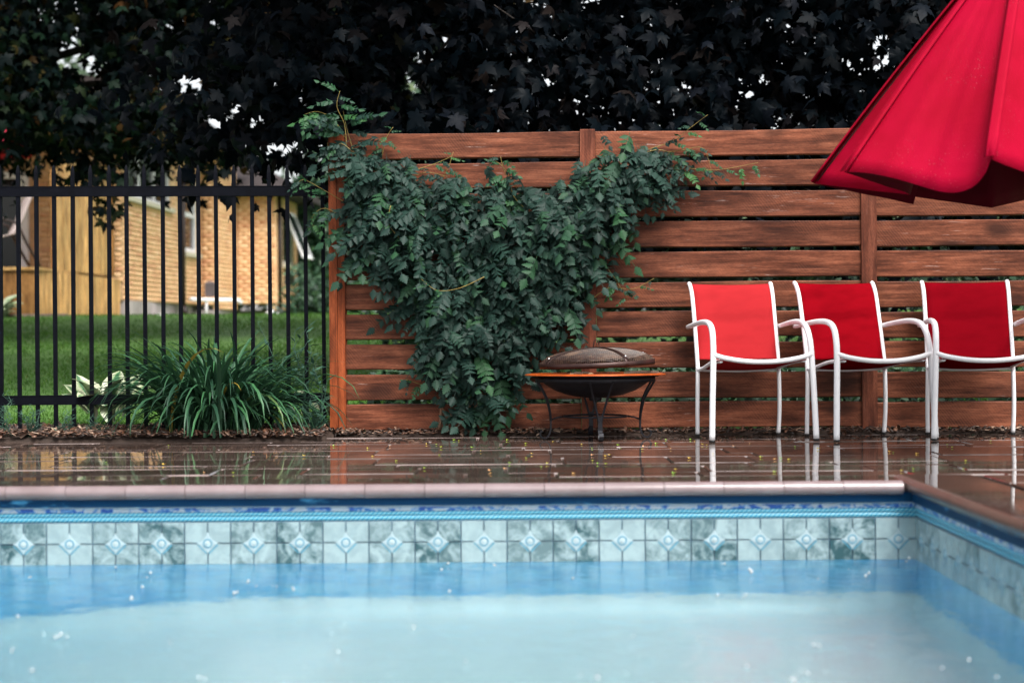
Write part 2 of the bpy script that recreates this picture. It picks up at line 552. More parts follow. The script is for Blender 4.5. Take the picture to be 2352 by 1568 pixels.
M['grass'] = leafmat('grass_blade', [(0.0, (0.045, 0.12, 0.018)), (0.5, (0.085, 0.20, 0.03)), (0.93, (0.12, 0.26, 0.045)), (1.0, (0.22, 0.24, 0.07))], 0.6, 0.12, 0.3)
M['vine'] = leafmat('vine_leaf', [(0.0, (0.006, 0.019, 0.014)), (0.45, (0.014, 0.037, 0.028)), (0.80, (0.023, 0.055, 0.040)), (1.0, (0.028, 0.088, 0.032))], 0.5, 0.16, 0.10)
M['vine_young'] = leafmat('young_vine_leaf', [(0.0, (0.016, 0.055, 0.026)), (0.6, (0.026, 0.092, 0.032)), (1.0, (0.05, 0.14, 0.035))], 0.5, 0.2, 0.15)
M['vine_stem'] = simple('vine_bark', (0.20, 0.11, 0.065), 0.75, 0, 0.3, 30, 0.4, 80)
M['vine_runner'] = simple('vine_runner', (0.22, 0.16, 0.04), 0.6, 0, 0.3, 30)
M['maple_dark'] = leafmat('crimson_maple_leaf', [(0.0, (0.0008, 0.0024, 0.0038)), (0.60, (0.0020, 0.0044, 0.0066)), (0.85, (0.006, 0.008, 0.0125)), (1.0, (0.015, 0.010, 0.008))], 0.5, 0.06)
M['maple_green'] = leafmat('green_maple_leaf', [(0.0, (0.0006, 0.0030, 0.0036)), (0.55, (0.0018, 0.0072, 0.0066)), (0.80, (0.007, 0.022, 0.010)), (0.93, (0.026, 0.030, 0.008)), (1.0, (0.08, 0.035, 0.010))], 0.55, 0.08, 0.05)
M['bg_leaf'] = leafmat('distant_leaf', [(0.0, (0.04, 0.075, 0.045)), (0.6, (0.075, 0.125, 0.07)), (1.0, (0.15, 0.19, 0.08))], 0.55, 0.3, 0.3)
M['hedge_leaf'] = leafmat('hedge_leaf', [(0.0, (0.014, 0.040, 0.022)), (0.6, (0.028, 0.075, 0.034)), (1.0, (0.06, 0.13, 0.05))], 0.5, 0.35, 0.1)
M['strap'] = leafmat('strap_leaf', [(0.0, (0.014, 0.046, 0.026)), (0.5, (0.027, 0.080, 0.040)), (0.88, (0.045, 0.135, 0.055)), (0.985, (0.06, 0.19, 0.07)), (1.0, (0.4, 0.25, 0.03))], 0.4, 0.3, 0.15)
M['weed'] = leafmat('weed_leaf', [(0.0, (0.022, 0.065, 0.046)), (0.6, (0.040, 0.10, 0.066)), (1.0, (0.07, 0.15, 0.09))], 0.5, 0.4, 0.15)
M['bark'] = simple('tree_bark', (0.05, 0.04, 0.035), 0.85, 0, 0.4, 14, 0.8, 24)

def hosta_mat():
    t = NT('variegated_hosta_leaf')
    at = t.n("ShaderNodeAttribute"); at.attribute_name = "tint"
    nz = t.noise(t.world(), 14, 3)
    f = t.math('ADD', at.outputs["Fac"], t.math('MULTIPLY', t.math('SUBTRACT', nz, 0.5), 0.7))
    t.base(t.ramp(f, [(0.30, (0.05, 0.15, 0.06)), (0.42, (0.30, 0.40, 0.20)), (0.7, (0.50, 0.54, 0.36))])).set(Roughness=0.4)
    return t.m
M['hosta'] = hosta_mat()
def blossom_mat():
    t = NT('fallen_blossom'); oi = t.n("ShaderNodeObjectInfo")
    t.base(t.ramp(oi.outputs["Random"], [(0.0, (0.20, 0.42, 0.03)), (0.45, (0.42, 0.42, 0.03)), (0.75, (0.60, 0.36, 0.05)), (1.0, (0.62, 0.30, 0.15))])).set(Roughness=0.6)
    return t.m
M['blossom'] = blossom_mat()

def brick_mat(name, dark=1.0):
    t = NT(name)
    at = t.n("ShaderNodeAttribute"); at.attribute_name = "tint"
    c = t.ramp(at.outputs["Fac"], [(0.0, (0.58, 0.29, 0.15)), (0.25, (0.70, 0.40, 0.20)), (0.8, (0.76, 0.47, 0.24)), (1.0, (0.82, 0.55, 0.32))])
    c = t.mix(t.math('MULTIPLY', t.noise(t.world(), 25, 3), 0.25), c, (0.5, 0.25, 0.13))
    t.base(c).set(Roughness=0.8)
    t.bump(t.noise(t.world(), 120, 2), 0.4, 0.004)
    return t.m
M['brick'] = brick_mat('yellow_brick')
M['mortar'] = simple('mortar', (0.56, 0.36, 0.20), 0.85, 0, 0.2, 20)
M['concrete'] = simple('foundation_concrete', (0.36, 0.31, 0.30), 0.85, 0, 0.35, 2.5, 0.3, 60)
M['roof'] = simple('brown_shingle', (0.030, 0.021, 0.020), 0.8, 0, 0.4, 12, 0.5, 30)
M['soffit'] = simple('grey_soffit', (0.10, 0.08, 0.085), 0.7, 0, 0.2, 5)
M['trim_white'] = simple('white_trim', (0.72, 0.70, 0.72), 0.5, 0, 0.08, 6)
M['sill'] = simple('stone_sill', (0.52, 0.47, 0.36), 0.7, 0, 0.15, 12)
M['brown_metal'] = simple('brown_downspout', (0.022, 0.013, 0.011), 0.45, 0, 0.3, 10)
M['darkroom'] = simple('dark_interior', (0.008, 0.010, 0.012), 0.6, 0, 0.3, 2)
M['stone'] = simple('pale_stone', (0.62, 0.61, 0.62), 0.7, 0, 0.2, 12, 0.3, 40)
M['edging'] = simple('pink_edging_brick', (0.30, 0.20, 0.18), 0.8, 0, 0.3, 8, 0.3, 30)
M['beige_sling'] = simple('beige_sling', (0.36, 0.29, 0.27), 0.7, 0, 0.15, 5)
M['grey_siding'] = simple('grey_siding', (0.36, 0.32, 0.34), 0.7, 0, 0.1, 4)
M['red_cloth'] = simple('faded_red_cloth', (0.42, 0.02, 0.05), 0.8, 0, 0.25, 5)
def glass_mat():
    t = NT('window_glass')
    t.set(Base_Color=(0.012, 0.015, 0.017), Roughness=0.06)
    t.b.inputs["Specular IOR Level"].default_value = 0.35
    return t.m
M['glass'] = glass_mat()

# ------------------------------------------------------------------ setting: ground, patio, lawn
FY0, FSL = 9.37, 0.037                      # wooden fence line Y = FY0 - FSL*X
POOL_X1, POOL_Y1, POOL_X0, POOL_Y0 = 1.494, 6.32, -5.2, -1.2
WATER_Z = -0.287
def lawn_z(Y):
    return 0.02 + 0.77 * np.clip((np.asarray(Y) - 9.8) / 11.4, 0, 1)

# base under the paving, with the pool left open
b = MB()
ZB = -0.022
b.box(-45, 45, 6.55, 9.55, -0.4, ZB)
b.box(POOL_X1 + 0.32, 45, -40, 6.549, -0.4, ZB)
b.box(-45, POOL_X0 - 0.32, -40, 6.549, -0.4, ZB)
b.box(POOL_X0 - 0.319, POOL_X1 + 0.319, -40, POOL_Y0 - 0.32, -0.4, ZB)
patio = b.build('patio', M['joint']); tag(patio, kind='structure')

# pavers, one object each
def paver_mesh_builder(x0, x1, y0, y1):
    m = MB(); cx, cy = (x0 + x1) / 2, (y0 + y1) / 2
    m.bbox(x0 - cx, x1 - cx, y0 - cy, y1 - cy, -0.045, 0, 0.0055)
    return m, cx, cy
mulch_edge = lambda X: 8.98 + 0.10 * math.sin(X * 1.3) if X < -1.0 else 9.26 - 0.037 * X
y = 6.61
row = 0
pavers = []
depths = [0.21, 0.30, 0.16, 0.36, 0.21, 0.30, 0.16, 0.30, 0.21, 0.30]
while y < 9.2:
    d = depths[row % len(depths)]
    y1 = min(y + d, 9.27)
    half = 0.32 * y1 + 0.5
    x = -half - random.random() * 0.5
    while x < half:
        L = random.choice([0.36, 0.46, 0.56, 0.66, 0.82])
        yy = min(y1, mulch_edge(x + L / 2) - 0.0)
        if yy - y > 0.05:
            pavers.append((x, x + L - 0.007, y, yy - 0.007))
        x += L
    y = y1; row += 1
y = 6.60
row = 3
while y > 4.2:
    d = depths[row % len(depths)]
    x = POOL_X1 + 0.325
    while x < 3.0:
        L = random.choice([0.36, 0.46, 0.56, 0.66])
        pavers.append((x, x + L - 0.007, y - d + 0.007, y)); x += L
    y -= d; row += 1
for (x0, x1, y0, y1) in pavers:
    m, cx, cy = paver_mesh_builder(x0, x1, y0, y1)
    o = m.build('paver', M['paver'], patio)
    o.data.materials.append(M['paver_glint'])
    if random.random() < 0.62:
        for p_ in o.data.polygons:
            if 0.3 < p_.normal.z < 0.95 and p_.normal.y < -0.3: p_.material_index = 1
    o.location = (cx, cy, random.uniform(-0.0015, 0.0015))
    o.rotation_euler = (random.gauss(0, 0.0022), random.gauss(0, 0.0016), 0)

# lawn: one rising sheet to the horizon
xs = np.concatenate([np.linspace(-200, -12, 12), np.linspace(-11, 11, 30), np.linspace(12, 200, 12)])
ys = np.concatenate([np.linspace(9.56, 24, 50), np.linspace(25, 420, 20)])
gx, gy = np.meshgrid(xs, ys)
gz = lawn_z(gy) + 0.015 * np.sin(gx * 1.7) * np.cos(gy * 1.1)
gz[0] = -0.05
V = np.stack([gx, gy, gz], -1).reshape(-1, 3)
nx, ny = len(xs), len(ys)
idx = np.arange(nx * ny).reshape(ny, nx)
T = np.stack([idx[:-1, :-1], idx[:-1, 1:], idx[1:, 1:], idx[1:, :-1]], -1).reshape(-1, 4)
lawn = link_mesh('lawn', np_mesh('lawn', V, T), M['lawn'], smooth=True); tag(lawn, kind='structure')
# surroundings behind the camera and to the sides, below the paving
b = MB(); b.box(-300, 300, -300, -40.01, -0.5, -0.06); b.box(-300, -45.01, -40, 9.55, -0.5, -0.06); b.box(45.01, 300, -40, 9.55, -0.5, -0.06)
tag(b.build('ground', M['lawn']), kind='structure')

# grass blades
N = 110000
u = rng.random(N)
GY = 9.95 + (22.0 - 9.95) * u ** 1.35
GX = rng.uniform(-1, 1, N) * (0.34 * GY + 0.3)
keep = ~((GX > -0.3) & (rng.random(N) < 0.5))
GX, GY = GX[keep], GY[keep]; N = len(GX)
h = rng.uniform(0.018, 0.042, N)
wd = rng.uniform(0.003, 0.006, N) * (1 + (GY - 10) * 0.05)
az = rng.uniform(0, 2 * PI, N)
lean = rng.normal(0, 0.022, (N, 2))
gz = lawn_z(GY) - 0.004
P0 = np.stack([GX - np.cos(az) * wd, GY - np.sin(az) * wd, gz], -1)
P1 = np.stack([GX + np.cos(az) * wd, GY + np.sin(az) * wd, gz], -1)
P2 = np.stack([GX + lean[:, 0], GY + lean[:, 1], gz + h], -1)
V = np.stack([P0, P1, P2], 1).reshape(-1, 3)
o = link_mesh('grass', np_mesh('grass', V, np.arange(3 * N).reshape(-1, 3), np.repeat(rng.random(N), 3)), M['grass'])
tag(o, 'short green lawn grass behind the fences', 'grass', kind='stuff')

# mulch bed along both fences
mx = np.linspace(-6.5, 4.5, 150)
rows = []
for x in mx:
    y0 = mulch_edge(x) - 0.01
    y1 = 9.95 if x < -1.0 else 9.6 - 0.037 * x
    rows.append([(x, y0, -0.02), (x, y0 + 0.03, 0.012 if x < -1 else 0.004)] +
                [(x, y0 + 0.03 + (y1 - y0 - 0.03) * k / 6, (0.03 if x < -1 else 0.006) + 0.012 * random.random()) for k in range(1, 7)])
b = MB(); b.grid(rows)
mul = b.build('flower_bed', M['mulch'], smooth=True); tag(mul, kind='structure')
# chips
N = 5200
cx = np.where(rng.random(N) < 0.72, rng.uniform(-3.4, -0.85, N), rng.uniform(-1.0, 3.3, N))
e = np.array([mulch_edge(x) for x in cx])
cy = np.where(cx < -1.0, e + 0.0 + rng.random(N) ** 1.4 * 0.85, e + rng.uniform(-0.015, 0.20, N))
L = rng.uniform(0.008, 0.028, N) * np.where(rng.random(N) < 0.1, 1.5, 1); Wd = rng.uniform(0.004, 0.011, N)
TVc = np.array([(-1, -1, 0), (1, -1, 0), (1, 1, 0), (-1, 1, 0), (-1, -1, 1), (1, -1, 1), (1, 1, 1), (-1, 1, 1)], float)
TFc = np.array([(4, 5, 6, 7), (0, 1, 5, 4), (1, 2, 6, 5), (2, 3, 7, 6), (3, 0, 4, 7)])
az = rng.uniform(0, 2 * PI, N); el = rng.normal(0, 0.35, N)
d = np.stack([np.cos(az) * np.cos(el), np.sin(az) * np.cos(el), np.sin(el)], -1)
F = frames(d, np.array([0, 0, 1.0]) + rng.normal(0, 0.25, (N, 3)))
Vs = TVc[None] * np.stack([Wd, L, np.full(N, 0.003)], -1)[:, None, :]
cz = np.where(cx < -1.0, 0.03, 0.010) + rng.uniform(0, 0.022, N)
V = np.einsum('nij,nvj->nvi', F, Vs) + np.stack([cx, cy, cz], -1)[:, None, :]
T = (TFc[None] + (np.arange(N) * 8)[:, None, None]).reshape(-1, 4)
o = link_mesh('mulch_chips', np_mesh('mulch_chips', V.reshape(-1, 3), T, np.repeat(rng.random(N) ** 1.3, 8)), M['chip'])
tag(o, 'wet brown bark chips scattered under the fences', 'mulch', kind='stuff')

# ------------------------------------------------------------------ pool
TS = 0.1705                                  # one printed tile unit
pool = empty('swimming_pool', (0, 0, 0), kind='structure')
# liner walls below the tiles (back, right, left, near) and floor with the deep end on the left
def floor_z(X, Y):
    q = np.clip((-0.7 - X) / 3.0, 0, 1); deep = q * q * (3 - 2 * q)
    cove = 0.22 * np.exp(-np.minimum(np.minimum(POOL_Y1 - Y, POOL_X1 - X), 3.0) / 0.10)
    return -1.24 - 1.1 * deep + cove
xs = np.concatenate([np.linspace(POOL_X0, POOL_X1 - 0.5, 50)[:-1], np.linspace(POOL_X1 - 0.5, POOL_X1, 20)]); ys = np.concatenate([np.linspace(POOL_Y0, POOL_Y1 - 0.5, 40)[:-1], np.linspace(POOL_Y1 - 0.5, POOL_Y1, 20)])
gx, gy = np.meshgrid(xs, ys); gz = floor_z(gx, gy)
V = np.stack([gx, gy, gz], -1).reshape(-1, 3); nx, ny = len(xs), len(ys)
idx = np.arange(nx * ny).reshape(ny, nx)
T = np.stack([idx[:-1, :-1], idx[:-1, 1:], idx[1:, 1:], idx[1:, :-1]], -1).reshape(-1, 4)
link_mesh('pool_floor', np_mesh('pool_floor', V, T), M['liner'], pool, True)
b = MB()
Zt = -0.290
b.add([(POOL_X0, POOL_Y1, -2.6), (POOL_X1, POOL_Y1, -2.6), (POOL_X1, POOL_Y1, Zt), (POOL_X0, POOL_Y1, Zt)], [(0, 1, 2, 3)])
b.add([(POOL_X1, POOL_Y1, -2.6), (POOL_X1, POOL_Y0, -2.6), (POOL_X1, POOL_Y0, Zt), (POOL_X1, POOL_Y1, Zt)], [(0, 1, 2, 3)])
b.add([(POOL_X0, POOL_Y1, -2.6), (POOL_X0, POOL_Y0, -2.6), (POOL_X0, POOL_Y0, -0.07), (POOL_X0, POOL_Y1, -0.07)], [(3, 2, 1, 0)])
b.add([(POOL_X0, POOL_Y0, -2.6), (POOL_X1, POOL_Y0, -2.6), (POOL_X1, POOL_Y0, -0.07), (POOL_X0, POOL_Y0, -0.07)], [(0, 1, 2, 3)])
link_mesh('pool_wall', b.mesh('pool_wall'), M['liner_wall'], pool)
b = MB()
b.box(POOL_X0, POOL_X1 + 0.02, POOL_Y1 + 0.003, POOL_Y1 + 0.02, Zt, -0.075)
b.box(POOL_X1 + 0.003, POOL_X1 + 0.02, POOL_Y0, POOL_Y1 + 0.003, Zt, -0.075)
b.build('tile_backing', M['grout'], pool)

h0, h1 = -0.1315, -0.290
hm = (h0 + h1) / 2
b = MB(); b.bbox(-TS / 4 + 0.0025, TS / 4 - 0.0025, -(h0 - hm) / 2 + 0.0025, (h0 - hm) / 2 - 0.0025, 0, 0.006, 0.001)
tile_me = b.mesh('tile'); tile_me.materials.append(M['tile'])
# diamond: concave four-pointed plate
b = MB()
pts = []
for k in range(4):
    a0, a1 = PI / 2 * k, PI / 2 * (k + 1)
    p, q = Vector((math.cos(a0), math.sin(a0), 0)) * 0.041, Vector((math.cos(a1), math.sin(a1), 0)) * 0.041
    mdl = (p + q) / 2
    for t_ in (0, 0.12, 0.3, 0.5, 0.7, 0.88):
        c_ = p.lerp(q, t_)
        pts.append(c_ - mdl.normalized() * 0.0042 * math.sin(PI * t_))
n_ = len(pts)
b.add([(p.x, p.y, 0) for p in pts] + [(p.x, p.y, 0.004) for p in pts] + [(p.x * 0.86, p.y * 0.86, 0.007) for p in pts],
      [(i, (i + 1) % n_, n_ + (i + 1) % n_, n_ + i) for i in range(n_)] +
      [(n_ + i, n_ + (i + 1) % n_, 2 * n_ + (i + 1) % n_, 2 * n_ + i) for i in range(n_)] + [tuple(2 * n_ + i for i in range(n_))])
dia_me = b.mesh('diamond_inset'); dia_me.materials.append(M['diamond'])
b = MB(); b.lathe([(0.0135, 0.0068), (0.0135, 0.0085), (0.017, 0.0085), (0.0175, 0.0068)], 20, close=True)
ring_me = b.mesh('ring'); ring_me.materials.append(M['blue_ring'])
b = MB(); b.lathe([(0.0115, 0.0068), (0.010, 0.0082), (0.006, 0.0092), (0.0005, 0.0096)], 16)
boss_me = b.mesh('boss'); boss_me.materials.append(M['boss'])
b = MB()
for k in range(4):
    a0, a1 = PI / 2 * k, PI / 2 * (k + 1)
    if k in (2, 3):
        p, q = Vector((math.cos(a0), math.sin(a0), 0)) * 0.0425, Vector((math.cos(a1), math.sin(a1), 0)) * 0.0425
        dd = (q - p).normalized(); nn_ = (p + q).normalized()
        p2, q2 = p + dd * 0.006, q - dd * 0.006
        w_ = 0.0022 if k == 3 else 0.0012
        b.add([tuple(p2 - nn_ * 0.003 + Vector((0, 0, 0.0069))), tuple(q2 - nn_ * 0.003 + Vector((0, 0, 0.0069))),
               tuple(q2 + nn_ * w_ + Vector((0, 0, 0.0066))), tuple(p2 + nn_ * w_ + Vector((0, 0, 0.0066)))], [(0, 1, 2, 3)])
edge_me = b.mesh('edge_line'); edge_me.materials.append(M['blue_ring'])

def wall_unit(center, rot, strength):
    """one printed unit: four tiles and a diamond; local x along the wall, y up, z out of the wall"""
    base_m = Matrix.Translation(center) @ rot
    for sx in (-1, 1):
        for sy in (-1, 1):
            o = bpy.data.objects.new('tile', tile_me); col.objects.link(o); o.parent = pool
            o.matrix_local = base_m @ Matrix.Translation((sx * TS / 4, sy * (h0 - hm) / 2, 0))
            o.color = (strength * random.uniform(0.75, 1.1), 0, 0, 1)
    dm = bpy.data.objects.new('diamond_inset', dia_me); col.objects.link(dm); dm.parent = pool; dm.matrix_local = base_m
    for nm, me in (('ring', ring_me), ('boss', boss_me), ('edge_line', edge_me)):
        o = bpy.data.objects.new(nm, me); col.objects.link(o); o.parent = dm
rot_b = Matrix(((1, 0, 0, 0), (0, 0, -1, 0), (0, 1, 0, 0), (0, 0, 0, 1)))
rot_r = Matrix(((0, 0, -1, 0), (-1, 0, 0, 0), (0, 1, 0, 0), (0, 0, 0, 1)))
STR = [0.25, 1.05, 0.68]
for i in range(24):
    wall_unit(Vector((POOL_X1 - TS * (0.40 + i), POOL_Y1, hm)), rot_b, STR[i % 3])
for i in range(17):
    wall_unit(Vector((POOL_X1, POOL_Y1 - TS * (0.58 + i), hm)), rot_r, [0.55, 0.8, 0.3][i % 3])

def rope(p0, p1, out, r=0.0087):
    p0, p1, out = Vector(p0), Vector(p1), Vector(out)
    L = (p1 - p0).length; n = int(L / 0.0032); nc = 8
    t = np.linspace(0, L, n)
    th = np.linspace(-PI / 2, PI / 2, nc)
    TH, TT = np.meshgrid(th, t)
    ph = TT / 0.0171 * 2 * PI - TH * 2.6
    prof = np.cos(ph) * 0.5 + 0.5
    rr = r * (0.84 + 0.16 * prof)
    ax = np.array((p1 - p0).normalized()); up = np.array((0, 0, 1.0)); ou = np.array(out)
    V = np.array(p0)[None, None] + ax * TT[..., None] + up * (np.sin(TH) * rr)[..., None] + ou * (np.cos(TH) * rr * 0.7)[..., None]
    idx = np.arange(n * nc).reshape(n, nc)
    F = np.stack([idx[:-1, :-1], idx[:-1, 1:], idx[1:, 1:], idx[1:, :-1]], -1).reshape(-1, 4)
    o = link_mesh('rope_border', np_mesh('rope_border', V.reshape(-1, 3), F, prof.ravel()), M['rope'], pool, True)
for zz in (-0.1035, -0.1215):
    rope((-2.7, POOL_Y1 + 0.003, zz), (POOL_X1, POOL_Y1 + 0.003, zz), (0, -1, 0))
    rope((POOL_X1 + 0.003, POOL_Y1, zz), (POOL_X1 + 0.003, 3.2, zz), (-1, 0, 0))
b = MB(); b.box(POOL_X0, POOL_X1 - 0.008, POOL_Y1 - 0.006, POOL_Y1 + 0.003, -0.0945, -0.079); b.build('bead_strip', M['strip'], pool)
b = MB(); b.box(POOL_X1 - 0.006, POOL_X1 + 0.003, POOL_Y0, POOL_Y1 - 0.008, -0.0945, -0.079); b.build('bead_strip', M['strip'], pool)
b = MB(); b.box(POOL_X0, POOL_X1 - 0.010, POOL_Y1 - 0.009, POOL_Y1 + 0.002, -0.0788, -0.074); b.build('bead_lip', M['strip_lip'], pool)
b = MB(); b.box(POOL_X1 - 0.009, POOL_X1 + 0.002, POOL_Y0, POOL_Y1 - 0.010, -0.0788, -0.074); b.build('bead_lip', M['strip_lip'], pool)
# track under the coping
b = MB(); b.box(POOL_X0, POOL_X1 - 0.02, POOL_Y1 - 0.020, POOL_Y1 + 0.01, -0.0735, -0.035); b.build('liner_track', M['track'], pool)
b = MB(); b.box(POOL_X1 - 0.020, POOL_X1 + 0.01, POOL_Y0, POOL_Y1 - 0.021, -0.0735, -0.035); b.build('liner_track', M['track'], pool)
# bullnose coping stones
def nose_profile():
    p = [(0.30, -0.045), (0.045, -0.046)]
    for k in range(19):
        a = -PI / 2 - 0.25 + (-PI + 0.25) * k / 18
        p.append((0.032 + 0.034 * math.cos(a), -0.0205 + 0.0265 * math.sin(a)))
    p += [(0.30, 0.003), (0.305, 0.001)]
    return p
NOSE = nose_profile()
def coping_piece(L):
    m = MB(); m.prism(NOSE, 'x', -L / 2, L / 2); return m.mesh('coping_stone')
cop_me = coping_piece(0.2185); cop_me.materials.append(M['coping']); cop_me.materials.append(M['paver'])
for p_ in cop_me.polygons:
    if p_.center.y > 0.06: p_.material_index = 1
CY, CX = POOL_Y1 - 0.045, POOL_X1 - 0.045
i = 0
while True:
    xc = CX - 0.01 - 0.1105 - i * 0.2205
    if xc < -3.3: break
    o = bpy.data.objects.new('coping_stone', cop_me); col.objects.link(o); o.parent = pool
    o.location = (xc, CY, random.uniform(-0.001, 0.001)); i += 1
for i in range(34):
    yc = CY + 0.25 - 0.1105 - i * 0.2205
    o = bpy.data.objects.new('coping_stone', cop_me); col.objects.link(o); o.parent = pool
    o.material_slots[0].link = 'OBJECT'; o.material_slots[0].material = M['coping_shaded']
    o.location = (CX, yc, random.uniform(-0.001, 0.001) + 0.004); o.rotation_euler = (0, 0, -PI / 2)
b = MB(); b.box(-45, -3.4, CY, 6.549, -0.3, 0.0); b.build('coping_run', M['coping'], pool)

# water: fine ripple grid on top of a closed body
xs = np.concatenate([np.linspace(POOL_X0 - 0.01, -2.7, 20)[:-1], np.linspace(-2.7, POOL_X1 + 0.012, 300)])
ys = np.concatenate([np.linspace(POOL_Y0 - 0.01, 3.7, 30)[:-1], np.linspace(3.7, POOL_Y1 + 0.012, 210)])
gx, gy = np.meshgrid(xs, ys)
gz = np.full_like(gx, WATER_Z)
drops = []
for k in range(120):
    Y0 = rng.uniform(4.05, 6.25); X0 = rng.uniform(-0.32 * Y0, min(POOL_X1 - 0.04, 0.32 * Y0))
    drops.append((X0, Y0))
    rad = rng.uniform(0.0, 0.16); amp = 0.0016 * math.exp(-rad * 7) + 0.0003
    dd = np.hypot(gx - X0, gy - Y0)
    gz += amp * np.cos((dd - rad) * 2 * PI / 0.035) * np.exp(-((dd - rad) / 0.024) ** 2)
V = np.stack([gx, gy, gz], -1).reshape(-1, 3); nx, ny = len(xs), len(ys)
idx = np.arange(nx * ny).reshape(ny, nx)
T = np.stack([idx[:-1, :-1], idx[:-1, 1:], idx[1:, 1:], idx[1:, :-1]], -1).reshape(-1, 4)
nb = len(V)
bot = -2.7
# sides down to the bottom
bx = [idx[0, :], idx[:, -1], idx[-1, ::-1], idx[::-1, 0]]
loop = np.concatenate([a[:-1] for a in bx])
LV = V[loop].copy(); LV[:, 2] = bot
V2 = np.vstack([V, LV]); nl = len(loop)
j = np.arange(nl)
S_ = np.stack([loop[(j + 1) % nl], loop[j], nb + j, nb + (j + 1) % nl], -1)
cen = len(V2); V2 = np.vstack([V2, [[0, 3, bot]]])
B_ = np.stack([nb + (j + 1) % nl, nb + j, np.full(nl, cen), np.full(nl, cen)], -1)
me = bpy.data.meshes.new('water')
me.from_pydata(V2.tolist(), [], [tuple(f) for f in T] + [tuple(f) for f in S_] + [tuple(f[:3]) for f in B_])
me.polygons.foreach_set("use_smooth", np.array([True] * len(T) + [False] * (len(me.polygons) - len(T))))
me.update()
wat = link_mesh('water', me, M['water']); tag(wat, kind='structure')

# rain splashes standing on the water
b = MB()
import bmesh
ico = bmesh.new(); bmesh.ops.create_icosphere(ico, subdivisions=1, radius=1.0)
IV = [v.co.copy() for v in ico.verts]; IF = [tuple(v.index for v in f.verts) for f in ico.faces]; ico.free()
for (X0, Y0) in drops[:72]:
    hgt = random.uniform(0.0, 0.012); rr = random.uniform(0.003, 0.008)
    for q in range(random.choice([1, 1, 2, 3])):
        off = Vector((random.gauss(0, 0.006), random.gauss(0, 0.006), random.uniform(0, 0.012) if q else 0))
        c_ = Vector((X0, Y0, WATER_Z + rr * 0.6 + hgt)) + off
        sc_ = rr * random.uniform(0.6, 1.0)
        b.add([c_ + v * sc_ for v in IV], IF)
o = b.build('rain_splashes', M['splash'], smooth=True); tag(o, 'white raindrop splashes dotting the pool water', 'splashes', kind='stuff')

# ------------------------------------------------------------------ wooden fence
fence = empty('wooden_fence', (0, FY0, 0), -math.atan(FSL), 'reddish brown horizontal board fence with the climbing vine on it', 'fence')
POSTS = [-0.958, 0.421, 1.945, 3.42]
NB = 10
def zrow(i): return 0.028 + 0.1648 * i
BH = 0.1425
def board(s0, s1, z0, tilt):
    m = MB(); L = (s1 - s0) / 2
    n = 14
    rows = []
    w1, w2 = random.uniform(0, 6), random.uniform(0, 6)
    for k in range(n + 1):
        x = -L + 2 * L * k / n
        dz = 0.0022 * math.sin(x * 3.1 + w1) ; dt = 0.0022 * math.sin(x * 4.3 + w2)
        rows.append([(x, -0.0175, dz + 0.003), (x, -0.0205, dz + 0.006), (x, -0.0205, BH + dt - 0.006), (x, -0.0175, BH + dt - 0.002), (x, 0.0175, BH + dt), (x, 0.0175, dz), (x, -0.0175, dz + 0.003)])
    m.grid(rows)
    m.f.append(tuple(range(0, 6))); e = n * 7; m.f.append(tuple(e + q for q in range(6)))
    o = m.build('board', M['fence'], fence)
    o.location = ((s0 + s1) / 2, 0.005, z0); o.rotation_euler = (random.gauss(0, 0.01), tilt, 0)
for pi_ in range(3):
    a, c = POSTS[pi_], POSTS[pi_ + 1]
    for i in range(NB):
        dz = {0: 0, 1: 0.003, 2: -0.004}[pi_]
        board(a + 0.043, c - 0.043, zrow(i) + dz + random.uniform(-0.0025, 0.0025), random.gauss(0, 0.0016))
for k, s in enumerate(POSTS):
    m = MB(); top = 1.665 if k else 1.655
    if k == 0:
        m.box(-0.042, 0.002, -0.047, 0.042, -0.3, top); o = m.build('post', M['post_red'], fence); o.location = (s, 0, 0)
        m = MB(); m.box(0.004, 0.044, -0.043, 0.042, -0.3, top - 0.006); o = m.build('post', M['post_red'], fence); o.location = (s, 0, 0)
    else:
        m.bbox(-0.041, 0.041, -0.032, 0.05, -0.3, top, 0.004); o = m.build('post', M['post'], fence); o.location = (s, 0, 0)

# ------------------------------------------------------------------ iron fence
def IY(X): return 9.50 + 0.05 * (X + 0.95)
X_r = -1.005
iron = empty('iron_fence', (X_r, IY(X_r), 0), math.atan(0.05), 'black iron picket fence with pointed pickets in front of the lawn', 'fence')
zt0, zt1 = W(400, 452, 9.48)[1], W(400, 429, 9.48)[1]
zb0, zb1 = W(150, 929, 9.44)[1], W(150, 907, 9.44)[1]
ztip = W(400, 371, 9.48)[1]
def picket_mesh():
    m = MB(); w = 0.0105
    m.box(-w, w, -w, w, 0.0, ztip - 0.045)
    z0 = ztip - 0.0449
    m.add([(-w, -w, z0), (w, -w, z0), (w, w, z0), (-w, w, z0), (-w * 0.55, -w * 0.55, z0 + 0.032), (w * 0.55, -w * 0.55, z0 + 0.032), (w * 0.55, w * 0.55, z0 + 0.032), (-w * 0.55, w * 0.55, z0 + 0.032), (0, 0, z0 + 0.045)],
          [(0, 1, 5, 4), (1, 2, 6, 5), (2, 3, 7, 6), (3, 0, 4, 7), (4, 5, 8), (5, 6, 8), (6, 7, 8), (7, 4, 8)])
    me = m.mesh('picket'); me.materials.append(M['iron']); return me
pk = picket_mesh()
for i in range(34):
    o = bpy.data.objects.new('picket', pk); col.objects.link(o); o.parent = iron
    o.location = (-0.040 - 0.0985 * i, 0, -0.02); o.rotation_euler = (0, random.gauss(0, 0.002), 0)
